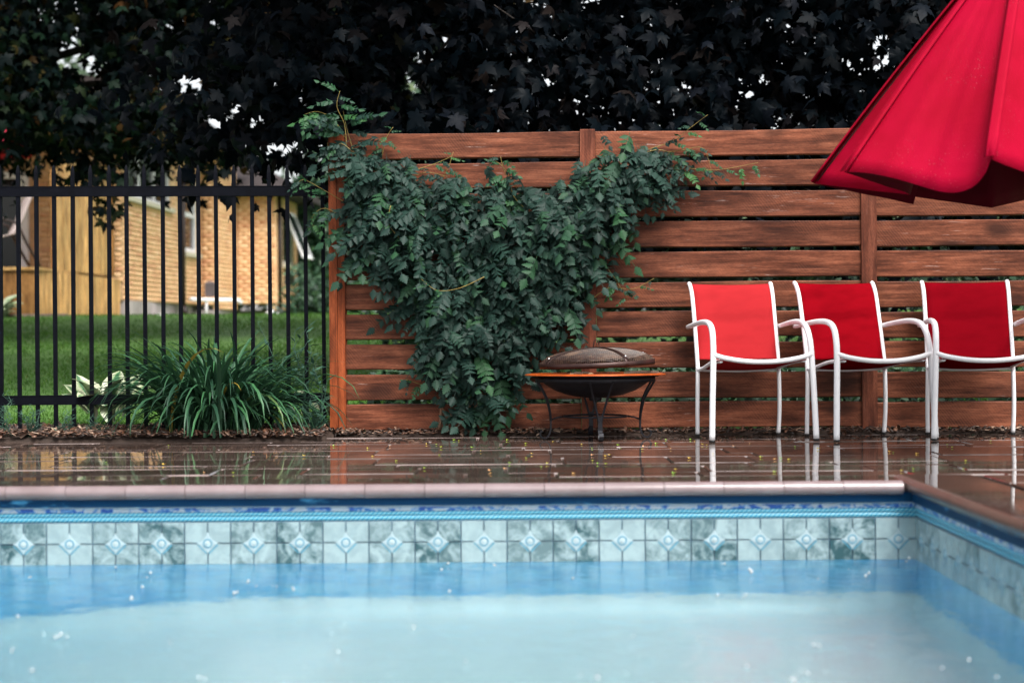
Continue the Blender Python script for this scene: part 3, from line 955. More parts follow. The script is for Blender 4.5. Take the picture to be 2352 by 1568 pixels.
for (a, c) in ((zt0, zt1), (zb0, zb1)):
    m = MB()      # channel open at the back, rails in front of and around the pickets
    m.box(-3.6, 0.0, -0.016, -0.0115, a, c - 0.004); m.box(-3.6, 0.0, -0.018, 0.018, c - 0.0039, c); m.box(-3.6, 0.0, 0.0115, 0.016, a, c - 0.004)
    m.build('rail', M['iron'], iron)

# ------------------------------------------------------------------ leaf templates
def leaflet(L, Wd, teeth=4, fold=0.25):
    """ovate toothed leaflet: base at origin, along +y, returns verts, tris"""
    vs = [(0, 0, 0)]
    mid = []
    k = teeth
    ridge = [(0, L * t, -0.10 * L * t * t) for t in (0.0, 0.33, 0.66, 1.0)]
    prof = [(0.06, 0.55), (0.24, 1.0), (0.42, 0.90), (0.60, 0.60), (0.78, 0.30)]
    V, F = [], []
    V += ridge
    for sx in (-1, 1):
        st = len(V)
        for (t, w) in prof:
            jag = 1.0
            V.append((sx * Wd * w * jag, L * (t + 0.05), -0.10 * L * t * t - fold * Wd * w))
            V.append((sx * Wd * w * 0.58, L * (t + 0.09), -0.10 * L * t * t - fold * Wd * w * 0.7))
        seq = list(range(st, st + 2 * len(prof)))
        rid = [0, 1, 1, 1, 1, 2, 2, 2, 3, 3]
        prev = 0
        for q in range(len(seq) - 1):
            F.append((rid[q], seq[q], seq[q + 1]) if sx > 0 else (rid[q], seq[q + 1], seq[q]))
            if rid[q + 1] != rid[q]:
                F.append((rid[q], seq[q + 1], rid[q + 1]) if sx > 0 else (rid[q], rid[q + 1], seq[q + 1]))
    return np.array(V, float), np.array(F)

def compound(seed, pairs=4, L=0.19):
    """pinnate leaf: rachis along +y, drooping, leaflets hang to both sides"""
    r_ = random.Random(seed)
    V, F = [], []
    def put(lv, lf, M_):
        n = len(V)
        for p in lv: V.append(tuple(M_ @ Vector(p)))
        for f in lf: F.append(tuple(int(q) + n for q in f))
    droop = r_.uniform(0.25, 0.7)
    def R_(t):
        return Vector((r_.uniform(-0.004, 0.004), L * t, -droop * L * t * t))
    # rachis strip
    pts = [Vector((0, L * t, -droop * L * t * t)) for t in (0, .25, .5, .75, 1)]
    n = len(V)
    for p in pts: V.append(tuple(p + Vector((-0.0012, 0, 0)))); V.append(tuple(p + Vector((0.0012, 0, 0))))
    for q in range(4):
        a = n + 2 * q
        F.append((a, a + 1, a + 3)); F.append((a, a + 3, a + 2))
    for k in range(pairs):
        t = 0.28 + 0.66 * k / pairs
        sz = (1.0 - 0.35 * abs(t - 0.45)) * r_.uniform(0.88, 1.1)
        for sx in (-1, 1):
            lv, lf = leaflet(0.060 * sz, 0.0255 * sz, fold=0.35)
            ang = sx * -R(r_.uniform(48, 68))
            M_ = (Matrix.Translation(R_(t)) @ Matrix.Rotation(ang, 4, 'Z') @ Matrix.Rotation(R(r_.uniform(-35, -8)), 4, 'X')
                  @ Matrix.Rotation(R(r_.uniform(-22, 22)), 4, 'Y'))
            put(lv, lf, M_)
    lv, lf = leaflet(0.066, 0.028, fold=0.35)
    put(lv, lf, Matrix.Translation(pts[-1]) @ Matrix.Rotation(R(-38 * droop - 10), 4, 'X'))
    return np.array(V), np.array(F)
COMP = [compound(s, p, L_) for s, p, L_ in ((1, 4, 0.17), (2, 4, 0.19), (3, 5, 0.21), (4, 3, 0.14), (5, 4, 0.18), (6, 3, 0.13))]

def maple_template(curl):
    half = [(0.0, 0.0), (0.10, -0.10), (0.34, -0.12), (0.24, 0.06), (0.40, 0.10), (0.66, 0.36), (0.44, 0.36), (0.40, 0.46), (0.20, 0.42), (0.24, 0.62), (0.16, 0.72), (0.0, 1.0)]
    out = half + [(-x, y) for (x, y) in reversed(half[1:-1])]
    V = [(0, 0.28, 0.05)] + [(x, y, -curl * (x * x * 1.2 + max(0, y - 0.28) ** 2)) for (x, y) in out]
    n = len(out)
    F = [(0, 1 + i, 1 + (i + 1) % n) for i in range(n)]
    return np.array(V, float), np.array(F)
MAPLE = [maple_template(c) for c in (0.25, 0.55, 0.9)]

# ------------------------------------------------------------------ climbing vine on the fence
vine = empty('climbing_vine', (0.1, 9.30, 0), 0, 'broad dark green trumpet vine climbing the middle of the wooden fence', 'vine')
vsub = np.array(vine.location)
def fence_pt(dx, dy):
    u = (dx - 1176) * 1.6327 / FPX
    Y = FY0 / (1 + FSL * u)
    X, Z = W(dx, dy, Y)
    return X, Z
poly = [(800, 372), (822, 345), (860, 340), (905, 375), (945, 392), (1000, 418), (1060, 405), (1120, 432), (1160, 412), (1220, 455), (1290, 420), (1370, 375), (1440, 342), (1505, 342), (1525, 380), (1520, 425),
        (1470, 480), (1440, 550), (1388, 595), (1390, 632), (1345, 684), (1312, 738), (1250, 780), (1195, 840), (1168, 890), (1160, 945), (1125, 968), (1085, 968), (1062, 945), (1050, 890), (1005, 870), (975, 835), (960, 780), (935, 745),
        (940, 715), (900, 655), (850, 636), (808, 626), (794, 560), (794, 470)]
FP = np.array([fence_pt(*p) for p in poly])
def inside(px, pz):
    c = np.zeros(len(px), bool); n = len(FP); j = n - 1
    for i in range(n):
        xi, zi = FP[i]; xj, zj = FP[j]
        c ^= ((zi > pz) != (zj > pz)) & (px < (xj - xi) * (pz - zi) / (zj - zi + 1e-12) + xi)
        j = i
    return c
def edge_dist(px, pz):
    d = np.full(len(px), 9.0); n = len(FP)
    for i in range(n):
        a, b_ = FP[i], FP[(i + 1) % n]; ab = b_ - a
        t = np.clip(((px - a[0]) * ab[0] + (pz - a[1]) * ab[1]) / (ab @ ab), 0, 1)
        d = np.minimum(d, np.hypot(px - a[0] - t * ab[0], pz - a[1] - t * ab[1]))
    return d
N = 5200
px = rng.uniform(FP[:, 0].min(), FP[:, 0].max(), N); pz = rng.uniform(FP[:, 1].min(), FP[:, 1].max(), N)
k = inside(px + rng.normal(0, 0.020, N), pz + rng.normal(0, 0.030, N)); px, pz = px[k], pz[k]
ed = edge_dist(px, pz)
k = rng.random(len(px)) < (0.40 + 0.6 * np.clip(ed / 0.06, 0, 1)); px, pz, ed = px[k], pz[k], ed[k]
NV = min(1150, len(px)); px, pz, ed = px[:NV], pz[:NV], ed[:NV]
thick = 0.05 + 0.15 * np.clip(ed / 0.25, 0, 1) ** 0.7
clump = 0.5 + 0.5 * np.sin(px * 17 + 2 * np.sin(pz * 9)) * np.cos(pz * 15 + 1.7 * np.sin(px * 11))
dep = (0.02 + thick * rng.random(NV) ** 0.6) * (0.45 + 0.8 * clump)
py = FY0 - FSL * px - 0.022 - dep
P = np.stack([px, py, pz + 0.06], -1)
side = rng.normal(0, 0.75, NV)
d = np.stack([side, -0.55 - 0.5 * rng.random(NV), -0.75 + rng.normal(0, 0.35, NV)], -1)
nrm = np.stack([rng.normal(0, 0.35, NV), -0.85 + rng.normal(0, 0.25, NV), 0.75 + rng.normal(0, 0.3, NV)], -1)
FV = frames(d, nrm)
SC = rng.uniform(0.50, 1.12, NV)
order = np.argsort(-dep * SC)
tint_v = rng.random(NV)
comp_me = []
for vi, (tv, tf) in enumerate(COMP):
    me = np_mesh('leaf', tv, tf); me.materials.append(M['vine']); comp_me.append(me)
for q in order[:300]:
    o = bpy.data.objects.new('leaf', comp_me[int(q) % 6]); col.objects.link(o); o.parent = vine
    o.matrix_local = mat4(FV[q], P[q] - vsub, SC[q])
acc = [[], [], []]; off = 0
rest = order[300:]
for vi in range(6):
    ids = rest[rest % 6 == vi]
    V, T, t = scatter(COMP[vi][0], COMP[vi][1], P[ids] - vsub, FV[ids], SC[ids], tint_v[ids] * 0.9)
    acc[0].append(V); acc[1].append(T + off); acc[2].append(t); off += len(V)
o = link_mesh('foliage', np_mesh('foliage', np.vstack(acc[0]), np.vstack(acc[1]), np.concatenate(acc[2])), M['vine'], vine)
o['kind'] = 'stuff'
# young shoots with runners, sticking out of the mass
young_me = []
for vi, (tv, tf) in enumerate(COMP):
    me = np_mesh('young_leaf', tv, tf); me.materials.append(M['vine_young']); young_me.append(me)
def shoot(pts, yoff, nleaf, sc=0.7, young=True, rr=0.0028, mat='vine_runner', start=0.15):
    P3 = []
    for i, (dx, dy) in enumerate(pts):
        X, Z = fence_pt(dx, dy); yo = yoff if not isinstance(yoff, (list, tuple)) else yoff[i]
        P3.append(Vector((X, FY0 - FSL * X - 0.03 - yo, Z)))
    # smooth
    Q = []
    for i in range(len(P3) - 1):
        p0, p1, p2, p3 = P3[max(i - 1, 0)], P3[i], P3[i + 1], P3[min(i + 2, len(P3) - 1)]
        for t in (0, .25, .5, .75):
            Q.append(0.5 * ((2 * p1) + (p2 - p0) * t + (2 * p0 - 5 * p1 + 4 * p2 - p3) * t * t + (3 * p1 - p0 - 3 * p2 + p3) * t ** 3))
    Q.append(P3[-1])
    rs = [max(rr * (1 - 0.7 * i / len(Q)), 0.0011) for i in range(len(Q))]
    m = MB(); m.tube(Q, rs, 6); m.build('stem', M[mat], vine, True, sub=vine.location)
    for k in range(nleaf):
        t = start + (1 - start) * (k + 0.5) / nleaf
        i = min(int(t * (len(Q) - 1)), len(Q) - 2)
        p = Q[i].lerp(Q[i + 1], t * (len(Q) - 1) - i)
        tg = (Q[i + 1] - Q[i]).normalized()
        sgn = 1 if k % 2 else -1
        dv = np.array([[sgn * (0.75 * abs(tg.z) + 0.1) + random.gauss(0, .25) + tg.x * 0.5, -0.45, -0.25 + random.gauss(0, .25) + tg.z * 0.4]])
        nv = np.array([[random.gauss(0, .2), -0.7, 0.8]])
        s_ = sc * (1.0 - 0.45 * t) * random.uniform(0.8, 1.15)
        o = bpy.data.objects.new('leaf', (young_me if young and random.random() < 0.55 else comp_me)[random.randrange(6)])
        col.objects.link(o); o.parent = vine
        o.matrix_local = mat4(frames(dv, nv)[0], np.array(p) - vsub, s_)
shoot([(800, 340), (795, 290), (778, 250), (785, 215)], 0.06, 9, 0.95)
shoot([(795, 320), (770, 280), (735, 262), (705, 268)], 0.06, 6, 0.85)
shoot([(830, 400), (815, 350), (800, 300), (792, 260)], 0.05, 10, 1.0, young=False)
shoot([(850, 420), (828, 370), (790, 335), (775, 350)], 0.08, 8, 0.95, young=False)
shoot([(1430, 380), (1500, 350), (1545, 365), (1560, 400)], 0.09, 9, 0.85, young=False)
shoot([(1440, 420), (1500, 430), (1530, 470)], 0.10, 8, 0.85, young=False)
shoot([(930, 420), (980, 400), (1030, 410)], 0.06, 6, 0.75, young=False)
shoot([(880, 360), (890, 320), (905, 296)], 0.04, 5, 0.5)
shoot([(935, 400), (1000, 380), (1040, 362)], 0.05, 4, 0.5)
shoot([(1010, 420), (1030, 390), (1042, 352)], 0.03, 5, 0.45)
shoot([(1190, 440), (1160, 400), (1150, 365)], 0.07, 7, 0.7)
shoot([(1215, 490), (1180, 455), (1165, 400), (1135, 372)], 0.09, 5, 0.6)
shoot([(1480, 350), (1540, 330), (1580, 300), (1620, 270)], 0.08, 7, 0.6)
shoot([(1500, 385), (1570, 390), (1640, 395), (1735, 378)], 0.07, 8, 0.6)
shoot([(1480, 360), (1560, 350), (1610, 345), (1630, 400)], 0.06, 7, 0.7)
shoot([(800, 470), (740, 435), (700, 415), (685, 430)], 0.03, 7, 0.6)
shoot([(800, 510), (750, 480), (720, 500), (725, 530)], 0.02, 7, 0.65)
shoot([(790, 400), (762, 380), (755, 330)], 0.03, 4, 0.5)
shoot([(1355, 690), (1400, 660), (1450, 665), (1500, 640)], 0.04, 5, 0.45)
shoot([(1380, 600), (1410, 640), (1440, 690)], 0.05, 5, 0.6)
shoot([(1115, 640), (1060, 665), (1010, 670), (975, 645)], 0.30, 4, 0.45, start=0.5)
shoot([(1240, 790), (1280, 800), (1305, 815)], 0.05, 3, 0.5)
shoot([(1000, 890), (965, 880), (935, 870)], 0.06, 4, 0.5)
shoot([(905, 480), (900, 520), (930, 560)], 0.22, 4, 0.4)
shoot([(1010, 985), (1015, 940), (1010, 890), (1000, 860), (1060, 800)], 0.04, 0, 1, rr=0.012, mat='vine_stem')
shoot([(1055, 965), (1020, 940), (1012, 900)], 0.05, 0, 1, rr=0.008, mat='vine_stem')
shoot([(880, 640), (900, 690), (925, 735)], 0.03, 0, 1, rr=0.006, mat='vine_stem')
shoot([(1090, 990), (1100, 800), (1130, 640), (1250, 480), (1450, 380)], 0.03, 0, 1, rr=0.011, mat='vine_stem')
shoot([(1090, 990), (1050, 800), (980, 620), (850, 450)], 0.03, 0, 1, rr=0.010, mat='vine_stem')

# ------------------------------------------------------------------ strap-leaved clump and weeds in the bed
def blade(base, az, el, L, w, curve, n=9, twist=0.0):
    p = Vector(base); d_el = el
    V, F = [], []
    st = L / n
    for i in range(n + 1):
        t = i / n
        ww = w * (0.7 + 0.6 * t if t < 0.4 else 0.94 * (1 - ((t - 0.4) / 0.6) ** 2.2) + 0.02)
        sd = Vector((-math.sin(az + twist * t), math.cos(az + twist * t), 0))
        upv = Vector((-math.cos(az) * math.sin(d_el), -math.sin(az) * math.sin(d_el), math.cos(d_el)))
        V += [p - sd * ww + upv * ww * 0.5, p, p + sd * ww + upv * ww * 0.5]
        p = p + Vector((math.cos(az) * math.cos(d_el), math.sin(az) * math.cos(d_el), math.sin(d_el))) * st
        d_el -= curve * (0.5 + 1.2 * t) / n
        if p.z < 0.02: d_el = max(d_el, -0.05); p.z = 0.02 + random.random() * 0.01
    for i in range(n):
        a = 3 * i
        F += [(a, a + 1, a + 4, a + 3), (a + 1, a + 2, a + 5, a + 4)]
    return V, F
def clump(name, loc, nbl, Lr, wr, label, cat, mat, rad=0.10, spread=(35, 86), curve=(1.2, 2.9), group=None, nobj=300):
    t = empty(name, loc, 0, label, cat, group)
    m = MB(); tints = []
    for k in range(nbl):
        az = random.uniform(0, 2 * PI)
        bl = Vector((random.gauss(0, rad), random.gauss(0, rad * 0.8), 0.0))
        if bl.length > 0.02 and random.random() < 0.6: az = math.atan2(bl.y, bl.x) + random.gauss(0, 0.5)
        V, F = blade(bl, az, R(random.uniform(*spread)), random.uniform(*Lr), random.uniform(*wr), random.uniform(*curve), twist=random.gauss(0, 0.3))
        if k < nobj:
            mm = MB(); mm.add(V, F); me = bpy.data.meshes.new('leaf'); me.from_pydata(mm.v, [], mm.f)
            link_mesh('leaf', me, mat, t, True)
        else:
            m.add(V, F); tints += [random.random()] * len(V)
    if m.v:
        me = bpy.data.meshes.new('foliage'); me.from_pydata(m.v, [], m.f)
        a = me.attributes.new("tint", 'FLOAT', 'POINT'); a.data.foreach_set("value", np.array(tints, dtype=np.float32))
        o = link_mesh('foliage', me, mat, t, True); o['kind'] = 'stuff'
    return t
cxp, _ = W(497, 1000, 9.17)
clump('grass_clump', (cxp, 9.20, 0.02), 640, (0.40, 0.78), (0.007, 0.0135), 'large clump of arching strap leaves in front of the iron fence', 'plant', M['strap'], 0.11, (44, 89), (1.1, 2.9))

def weed(name, loc, h, ns, label, group=None, leafL=0.06, leafW=0.011, spread=0.25, seed=0, cat='weed', mat='weed', nl=9):
    r_ = random.Random(seed)
    t = empty(name, loc, 0, label, cat, group)
    lv, lf = leaflet(leafL, leafW, fold=0.15)
    lme = np_mesh('leaf', lv, lf); lme.materials.append(M[mat])
    for s in range(ns):
        az = r_.uniform(0, 2 * PI); hh = h * r_.uniform(0.55, 1.0); ln = spread * r_.uniform(0.2, 1.0)
        pts = [Vector((r_.gauss(0, .02) + math.cos(az) * ln * hh * (q / 5) ** 1.5, r_.gauss(0, .01) + math.sin(az) * ln * hh * (q / 5) ** 1.5, hh * q / 5)) for q in range(6)]
        m = MB(); m.tube(pts, [0.0028, 0.0026, 0.0022, 0.002, 0.0016, 0.001], 5); m.build('stem', M[mat], t, True)
        for k in range(nl):
            tt = 0.15 + 0.85 * k / max(nl - 1, 1); i = min(int(tt * 5), 4)
            p = pts[i].lerp(pts[i + 1], tt * 5 - i)
            a2 = k * 2.4 + r_.uniform(-.5, .5)
            dv = np.array([[math.cos(a2), math.sin(a2), r_.uniform(0.1, 0.9)]])
            o = bpy.data.objects.new('leaf', lme); col.objects.link(o); o.parent = t
            o.matrix_local = mat4(frames(dv, np.array([[0, -0.3, 1.0]]))[0], np.array(p), r_.uniform(0.6, 1.15) * (1 - 0.3 * tt))
    return t
for (dx, hh, Y, ns, lab, sd) in ((655, 0.62, 9.30, 5, 'tall thin weed rising just right of the strap leaf clump', 1), (700, 0.56, 9.34, 6, 'leafy sprawling weed between the clump and the wooden post', 2),
                                 (735, 0.50, 9.20, 4, 'upright broad leaved weed touching the left fence post', 3), (720, 0.2, 9.13, 5, 'low weed at the foot of the left fence post', 4)):
    X, _ = W(dx, 990, Y); weed('weed', (X, Y, 0.02), hh, ns, lab, 'weeds in the flower bed', 0.085, 0.016, 0.3, sd)
for (dx, hh, Y, ns, lab, sd) in ((15, 0.24, 9.12, 8, 'feathery weed at the far left end of the bed', 5), (75, 0.19, 9.08, 9, 'low feathery weed left in front of the iron fence', 6),
                                 (150, 0.15, 9.14, 7, 'small feathery weed under the bottom rail of the iron fence', 7), (225, 0.12, 9.1, 6, 'smallest feathery weed beside the striped hosta', 8)):
    X, _ = W(dx, 990, Y); weed('weed', (X, Y, 0.02), hh, ns, lab, 'weeds in the flower bed', 0.05, 0.004, 0.7, sd, nl=12)

def broad_leaf(L, Wd, nseg=6):
    rows = []; tints = []
    for i in range(nseg + 1):
        t = i / nseg
        w = Wd * math.sin(PI * min(1, 0.04 + t * 0.96)) ** 0.7 * (1.15 - 0.5 * t)
        zc = 0.35 * L * (t - t * t * 1.35)
        rows.append([(sx * w, L * t, zc + abs(sx) * w * 0.35 + 0.012 * L * math.sin(t * 9 + sx * 2)) for sx in (-1, -0.5, 0, 0.5, 1)])
        tints += [1.0, 0.5, 0.2, 0.5, 1.0]
    m = MB(); m.grid(rows)
    V = np.array(m.v); F = np.array(m.f)
    me = np_mesh('leaf', V, F, tints)
    return me
def hosta(name, loc, nl, L, label, mat, group=None, seed=0, el=(0.25, 1.0)):
    r_ = random.Random(seed)
    t = empty(name, loc, 0, label, 'plant', group)
    me = broad_leaf(L, L * 0.30); me.materials.append(mat)
    me.polygons.foreach_set("use_smooth", np.ones(len(me.polygons), bool))
    for k in range(nl):
        az = k * 2.4 + r_.uniform(-.4, .4); e = r_.uniform(*el)
        dv = np.array([[math.cos(az) * math.cos(e), math.sin(az) * math.cos(e), math.sin(e)]])
        o = bpy.data.objects.new('leaf', me); col.objects.link(o); o.parent = t
        p = np.array([math.cos(az) * L * 0.35, math.sin(az) * L * 0.35, L * 0.45 * r_.random()])
        o.matrix_local = mat4(frames(dv, np.array([[0, -0.35, 1.0]]))[0], p, r_.uniform(0.7, 1.1))
    return t
X, _ = W(262, 930, 9.72); hosta('hosta', (X - 0.03, 9.64, 0.06), 18, 0.27, 'white edged hosta behind the iron fence left of the clump', M['hosta'], 'hostas', 1, (0.35, 1.25))
X, _ = W(742, 900, 9.80); hosta('hosta', (X, 9.85, 0.06), 14, 0.17, 'pale hosta close against the left post of the wooden fence', M['hosta'], 'hostas', 2)

# ------------------------------------------------------------------ chairs
def chair(loc, rz, label, sling, seed):
    t = empty('patio_chair', loc, rz, label, 'chair', 'red sling chairs along the fence')
    def curve(pts, n=5):
        P3 = [Vector(p) for p in pts]; Q = []
        for i in range(len(P3) - 1):
            p0, p1, p2, p3 = P3[max(i - 1, 0)], P3[i], P3[i + 1], P3[min(i + 2, len(P3) - 1)]
            for k in range(n):
                u = k / n
                Q.append(0.5 * ((2 * p1) + (p2 - p0) * u + (2 * p0 - 5 * p1 + 4 * p2 - p3) * u * u + (3 * p1 - p0 - 3 * p2 + p3) * u ** 3))
        return Q + [P3[-1]]
    WR, WF = 0.222, 0.262
    for s in (-1, 1):
        rp = curve([(s * WR, 0.012, 0.008), (s * (WR + 0.003), 0.0, 0.15), (s * WR, 0.0, 0.34), (s * WR, 0.022, 0.46), (s * WR, 0.066, 0.62), (s * (WR + 0.001), 0.105, 0.745), (s * (WR + 0.003), 0.140, 0.800), (s * (WR + 0.004), 0.158, 0.812)])
        m = MB(); m.tube(rp, 0.0115, 10); lg = m.build('rear_leg', M['white'], t, True)
        m = MB(); m.tube([(s * WR, 0.012, -0.001), (s * WR, 0.012, 0.012)], 0.0122, 10); m.build('foot_cap', M['rubber'], lg, True)
        fp = curve([(s * (WF + 0.010), -0.465, 0.008), (s * (WF + 0.004), -0.456, 0.20), (s * (WF - 0.004), -0.444, 0.40), (s * (WF - 0.008), -0.428, 0.500), (s * (WF - 0.012), -0.390, 0.566), (s * (WF - 0.014), -0.320, 0.596),
                    (s * (WF - 0.014), -0.20, 0.602), (s * (WF - 0.014), -0.05, 0.592), (s * (WF - 0.013), 0.10, 0.578)], 5)
        n = len(fp); rs = [0.0155 if i < n * 0.55 else 0.0155 - 0.0035 * (i - n * 0.55) / (n * 0.45) for i in range(n)]
        m = MB(); m.tube(fp, rs, 12); lg = m.build('front_leg', M['white'], t, True)
        m = MB(); m.tube([(s * (WF + 0.010), -0.465, -0.001), (s * (WF + 0.010), -0.465, 0.010)], 0.0158, 10); m.build('foot_cap', M['rubber'], lg, True)
        # seat side rail inside the sling
        sr = curve([(s * (WF - 0.045), -0.445, 0.405), (s * 0.215, -0.25, 0.392), (s * 0.205, -0.06, 0.362), (s * WR, -0.005, 0.352)], 4)
        m = MB(); m.tube(sr, 0.010, 8); m.build('seat_rail', M['white'], t, True)
    fr = curve([(-(WF - 0.004), -0.445, 0.438), (-0.20, -0.452, 0.420), (-0.10, -0.456, 0.404), (0, -0.457, 0.399), (0.10, -0.456, 0.404), (0.20, -0.452, 0.420), ((WF - 0.004), -0.445, 0.438)], 5)
    m = MB(); m.tube(fr, 0.0128, 10); m.build('front_rail', M['white'], t, True)
    m = MB(); m.tube([(-WR, -0.002, 0.352), (0, -0.006, 0.345), (WR, -0.002, 0.352)], 0.0095, 8); m.build('rear_rail', M['white'], t, True)
    # back sling
    rows = []
    prof = [(0.405, 0.002), (0.415, 0.008), (0.46, 0.022), (0.54, 0.042), (0.62, 0.066), (0.70, 0.090), (0.75, 0.107), (0.785, 0.128), (0.805, 0.147), (0.811, 0.160)]
    for (z, y) in prof:
        row = []
        for k in range(13):
            x = -0.212 + 0.424 * k / 12
            bow = (1 - (x / 0.212) ** 2)
            row.append((x, y + 0.014 * bow - 0.004, z + (0.0035 * math.sin(k * 1.3 + seed) if z < 0.41 else 0) - (0.006 * bow if z > 0.8 else 0)))
        rows.append(row)
    m = MB(); m.grid(rows); o = m.build('backrest', sling, t, True)
    sm = o.modifiers.new('thickness', 'SOLIDIFY'); sm.thickness = 0.004
    m = MB()
    for z in (0.412,):
        m.box(-0.21, 0.21, -0.004, 0.001, z - 0.008, z + 0.002)
    # seat sling
    rows = []
    for q in range(9):
        v_ = q / 8
        y = -0.45 + 0.44 * v_; zr = 0.412 - 0.052 * v_ ** 1.3
        hw = 0.232 - 0.026 * v_
        row = []
        for k in range(13):
            x = -hw + 2 * hw * k / 12
            bow = 1 - (x / hw) ** 2
            row.append((x, y, zr - 0.030 * bow * (0.35 + math.sin(PI * min(1, v_ + 0.1)) * 0.65)))
        rows.append(row)
    m = MB(); m.grid(rows); o = m.build('seat', sling, t, True)
    sm = o.modifiers.new('thickness', 'SOLIDIFY'); sm.thickness = 0.004
    return t
def place(dx, Y): return W(dx, 990, Y)[0]
chair((place(1697, 9.07), 9.07, 0.003), R(-8.5) * -1, 'bright red chair, leftmost of three, next to the fire pit', M['sling'], 1)
chair((place(1945, 9.05), 9.05, 0.003), R(14.0), 'wet shade-darkened red chair standing between the other two chairs', M['sling_wet_shaded'], 2)
chair((place(2230, 9.03), 9.03, 0.003), R(-4.0), 'shade-darkened red chair at right under the umbrella, cut by the frame', M['sling_shaded'], 3)

# ------------------------------------------------------------------ fire pit
fx, _ = W(1368, 1000, 8.89)
FPZ = 0.345
pit = empty('fire_pit', (fx, 8.89, 0.003), 0, 'black steel fire bowl with orange rim and domed mesh lid', 'fire pit')
bowl = []
prof = [(0.005, 0.213), (0.06, 0.216), (0.14, 0.228), (0.21, 0.252), (0.262, 0.285), (0.300, 0.322), (0.305, 0.334)]
m = MB(); m.lathe(prof, 64); o = m.build('bowl', M['black_steel'], pit, True); o.modifiers.new('t', 'SOLIDIFY').thickness = 0.003
tiltM = Matrix.Rotation(R(-0.6), 4, 'X')
m = MB(); m.lathe([(0.300, 0.333), (0.335, 0.342), (0.362, 0.338), (0.369, 0.334), (0.368, 0.331), (0.335, 0.337), (0.302, 0.329)], 96, tiltM, True); m.build('rim', M['copper'], pit, True)
m = MB(); m.lathe([(0.306, 0.298), (0.306, 0.323), (0.312, 0.323), (0.312, 0.298)], 64, None, True); m.build('collar', M['black_steel'], pit, True)
m = MB(); m.lathe([(0.004, 0.198), (0.03, 0.198), (0.034, 0.205), (0.034, 0.216)], 24); m.build('drain_cap', M['black_steel'], pit, True)
m = MB()
ring = [(0.165 * math.cos(a), 0.165 * math.sin(a), 0.118) for a in np.linspace(0, 2 * PI, 41)]
m.tube(ring, 0.0055, 6, cap=False); m.build('lower_ring', M['black_steel'], pit, True)
legprof = [(0.305, 0.306), (0.288, 0.275), (0.270, 0.245), (0.252, 0.207), (0.242, 0.165), (0.236, 0.130), (0.2335, 0.095), (0.234, 0.055), (0.240, 0.030), (0.252, 0.012), (0.268, 0.006), (0.284, 0.013), (0.291, 0.028), (0.286, 0.041), (0.276, 0.043)]
for k in range(4):
    a = PI / 2 * k + R(3)
    er = Vector((math.cos(a), math.sin(a), 0)); et = Vector((-math.sin(a), math.cos(a), 0))
    m = MB()
    for s in (-1, 1):
        pts = []
        for (r_, z) in legprof[:7]:
            f = max(0.0, (z - 0.105) / 0.2)
            pts.append(er * r_ + et * (s * (0.006 + 0.052 * f)) + Vector((0, 0, z)))
        m.tube(pts, 0.0058, 8)
    pts = [er * r_ + Vector((0, 0, z)) for (r_, z) in legprof[5:]]
    # flat strap foot
    n0 = len(m.v); wv_ = 0.011
    for i, p in enumerate(pts):
        q0, q1 = pts[max(i - 1, 0)], pts[min(i + 1, len(pts) - 1)]
        tg = (q1 - q0).normalized(); nr = tg.cross(et).normalized() * 0.0042
        m.v += [tuple(p - et * wv_ - nr), tuple(p + et * wv_ - nr), tuple(p + et * wv_ + nr), tuple(p - et * wv_ + nr)]
    for i in range(len(pts) - 1):
        for c_ in range(4):
            a0 = n0 + 4 * i + c_; a1 = n0 + 4 * i + (c_ + 1) % 4
            m.f.append((a0, a1, a1 + 4, a0 + 4))
    m.f.append((n0, n0 + 1, n0 + 2, n0 + 3)); e_ = n0 + 4 * (len(pts) - 1); m.f.append((e_ + 3, e_ + 2, e_ + 1, e_))
    m.build('leg', M['black_steel'], pit)
    m = MB(); m.tube([er * 0.234 + Vector((0, 0, 0.100)), er * 0.20 + Vector((0, 0, 0.112)), er * 0.162 + Vector((0, 0, 0.118))], 0.0052, 6); m.build('stretcher', M['black_steel'], pit, True)
# lid: rests askew on the rim
def mesh_dome_mat():
    t = NT('rusty_wire_mesh')
    v = t.coord("Object")
    c = t.ramp(t.noise(v, 11, 5, 0.7), [(0.38, (0.02, 0.010, 0.008)), (0.50, (0.032, 0.014, 0.008)), (0.64, (0.11, 0.060, 0.034)), (0.78, (0.045, 0.024, 0.016))])
    t.base(c).set(Roughness=0.4, Metallic=0.0)
    t.b.inputs['Specular IOR Level'].default_value = 0.25
    return t.m
M['wire'] = mesh_dome_mat()
lid = empty('lid', (0, 0, 0)); lid.parent = pit
lidM = Matrix.Translation((0.010, 0.0, 0.384)) @ Matrix.Rotation(R(-2.2), 4, 'Y') @ Matrix.Rotation(R(1.0), 4, 'X')
lid.matrix_local = lidM
RL, HL = 0.297, 0.068
def dome(r_): return HL * math.sqrt(max(0.0, 1 - (r_ / RL) ** 2)) ** 1.25
m = MB()
nw = 58
for i in range(-nw // 2 + 1, nw // 2):
    c_ = i * 2 * RL / nw
    half = math.sqrt(RL * RL - c_ * c_)
    ts = np.linspace(-half, half, 15)
    for sw in (0, 1):
        pts = [((c_, t_) if sw else (t_, c_)) for t_ in ts]
        P3 = [(x, y, dome(math.hypot(x, y)) + 0.020) for x, y in pts]
        w_ = 0.0013
        n0 = len(m.v)
        for (x, y, z) in P3:
            if sw: m.v += [(x - w_, y, z), (x + w_, y, z), (x, y, z + w_ * 1.6)]
            else: m.v += [(x, y - w_, z), (x, y + w_, z), (x, y, z + w_ * 1.6)]
        for q in range(len(P3) - 1):
            a = n0 + 3 * q
            m.f += [(a, a + 3, a + 5, a + 2), (a + 1, a + 2, a + 5, a + 4)]
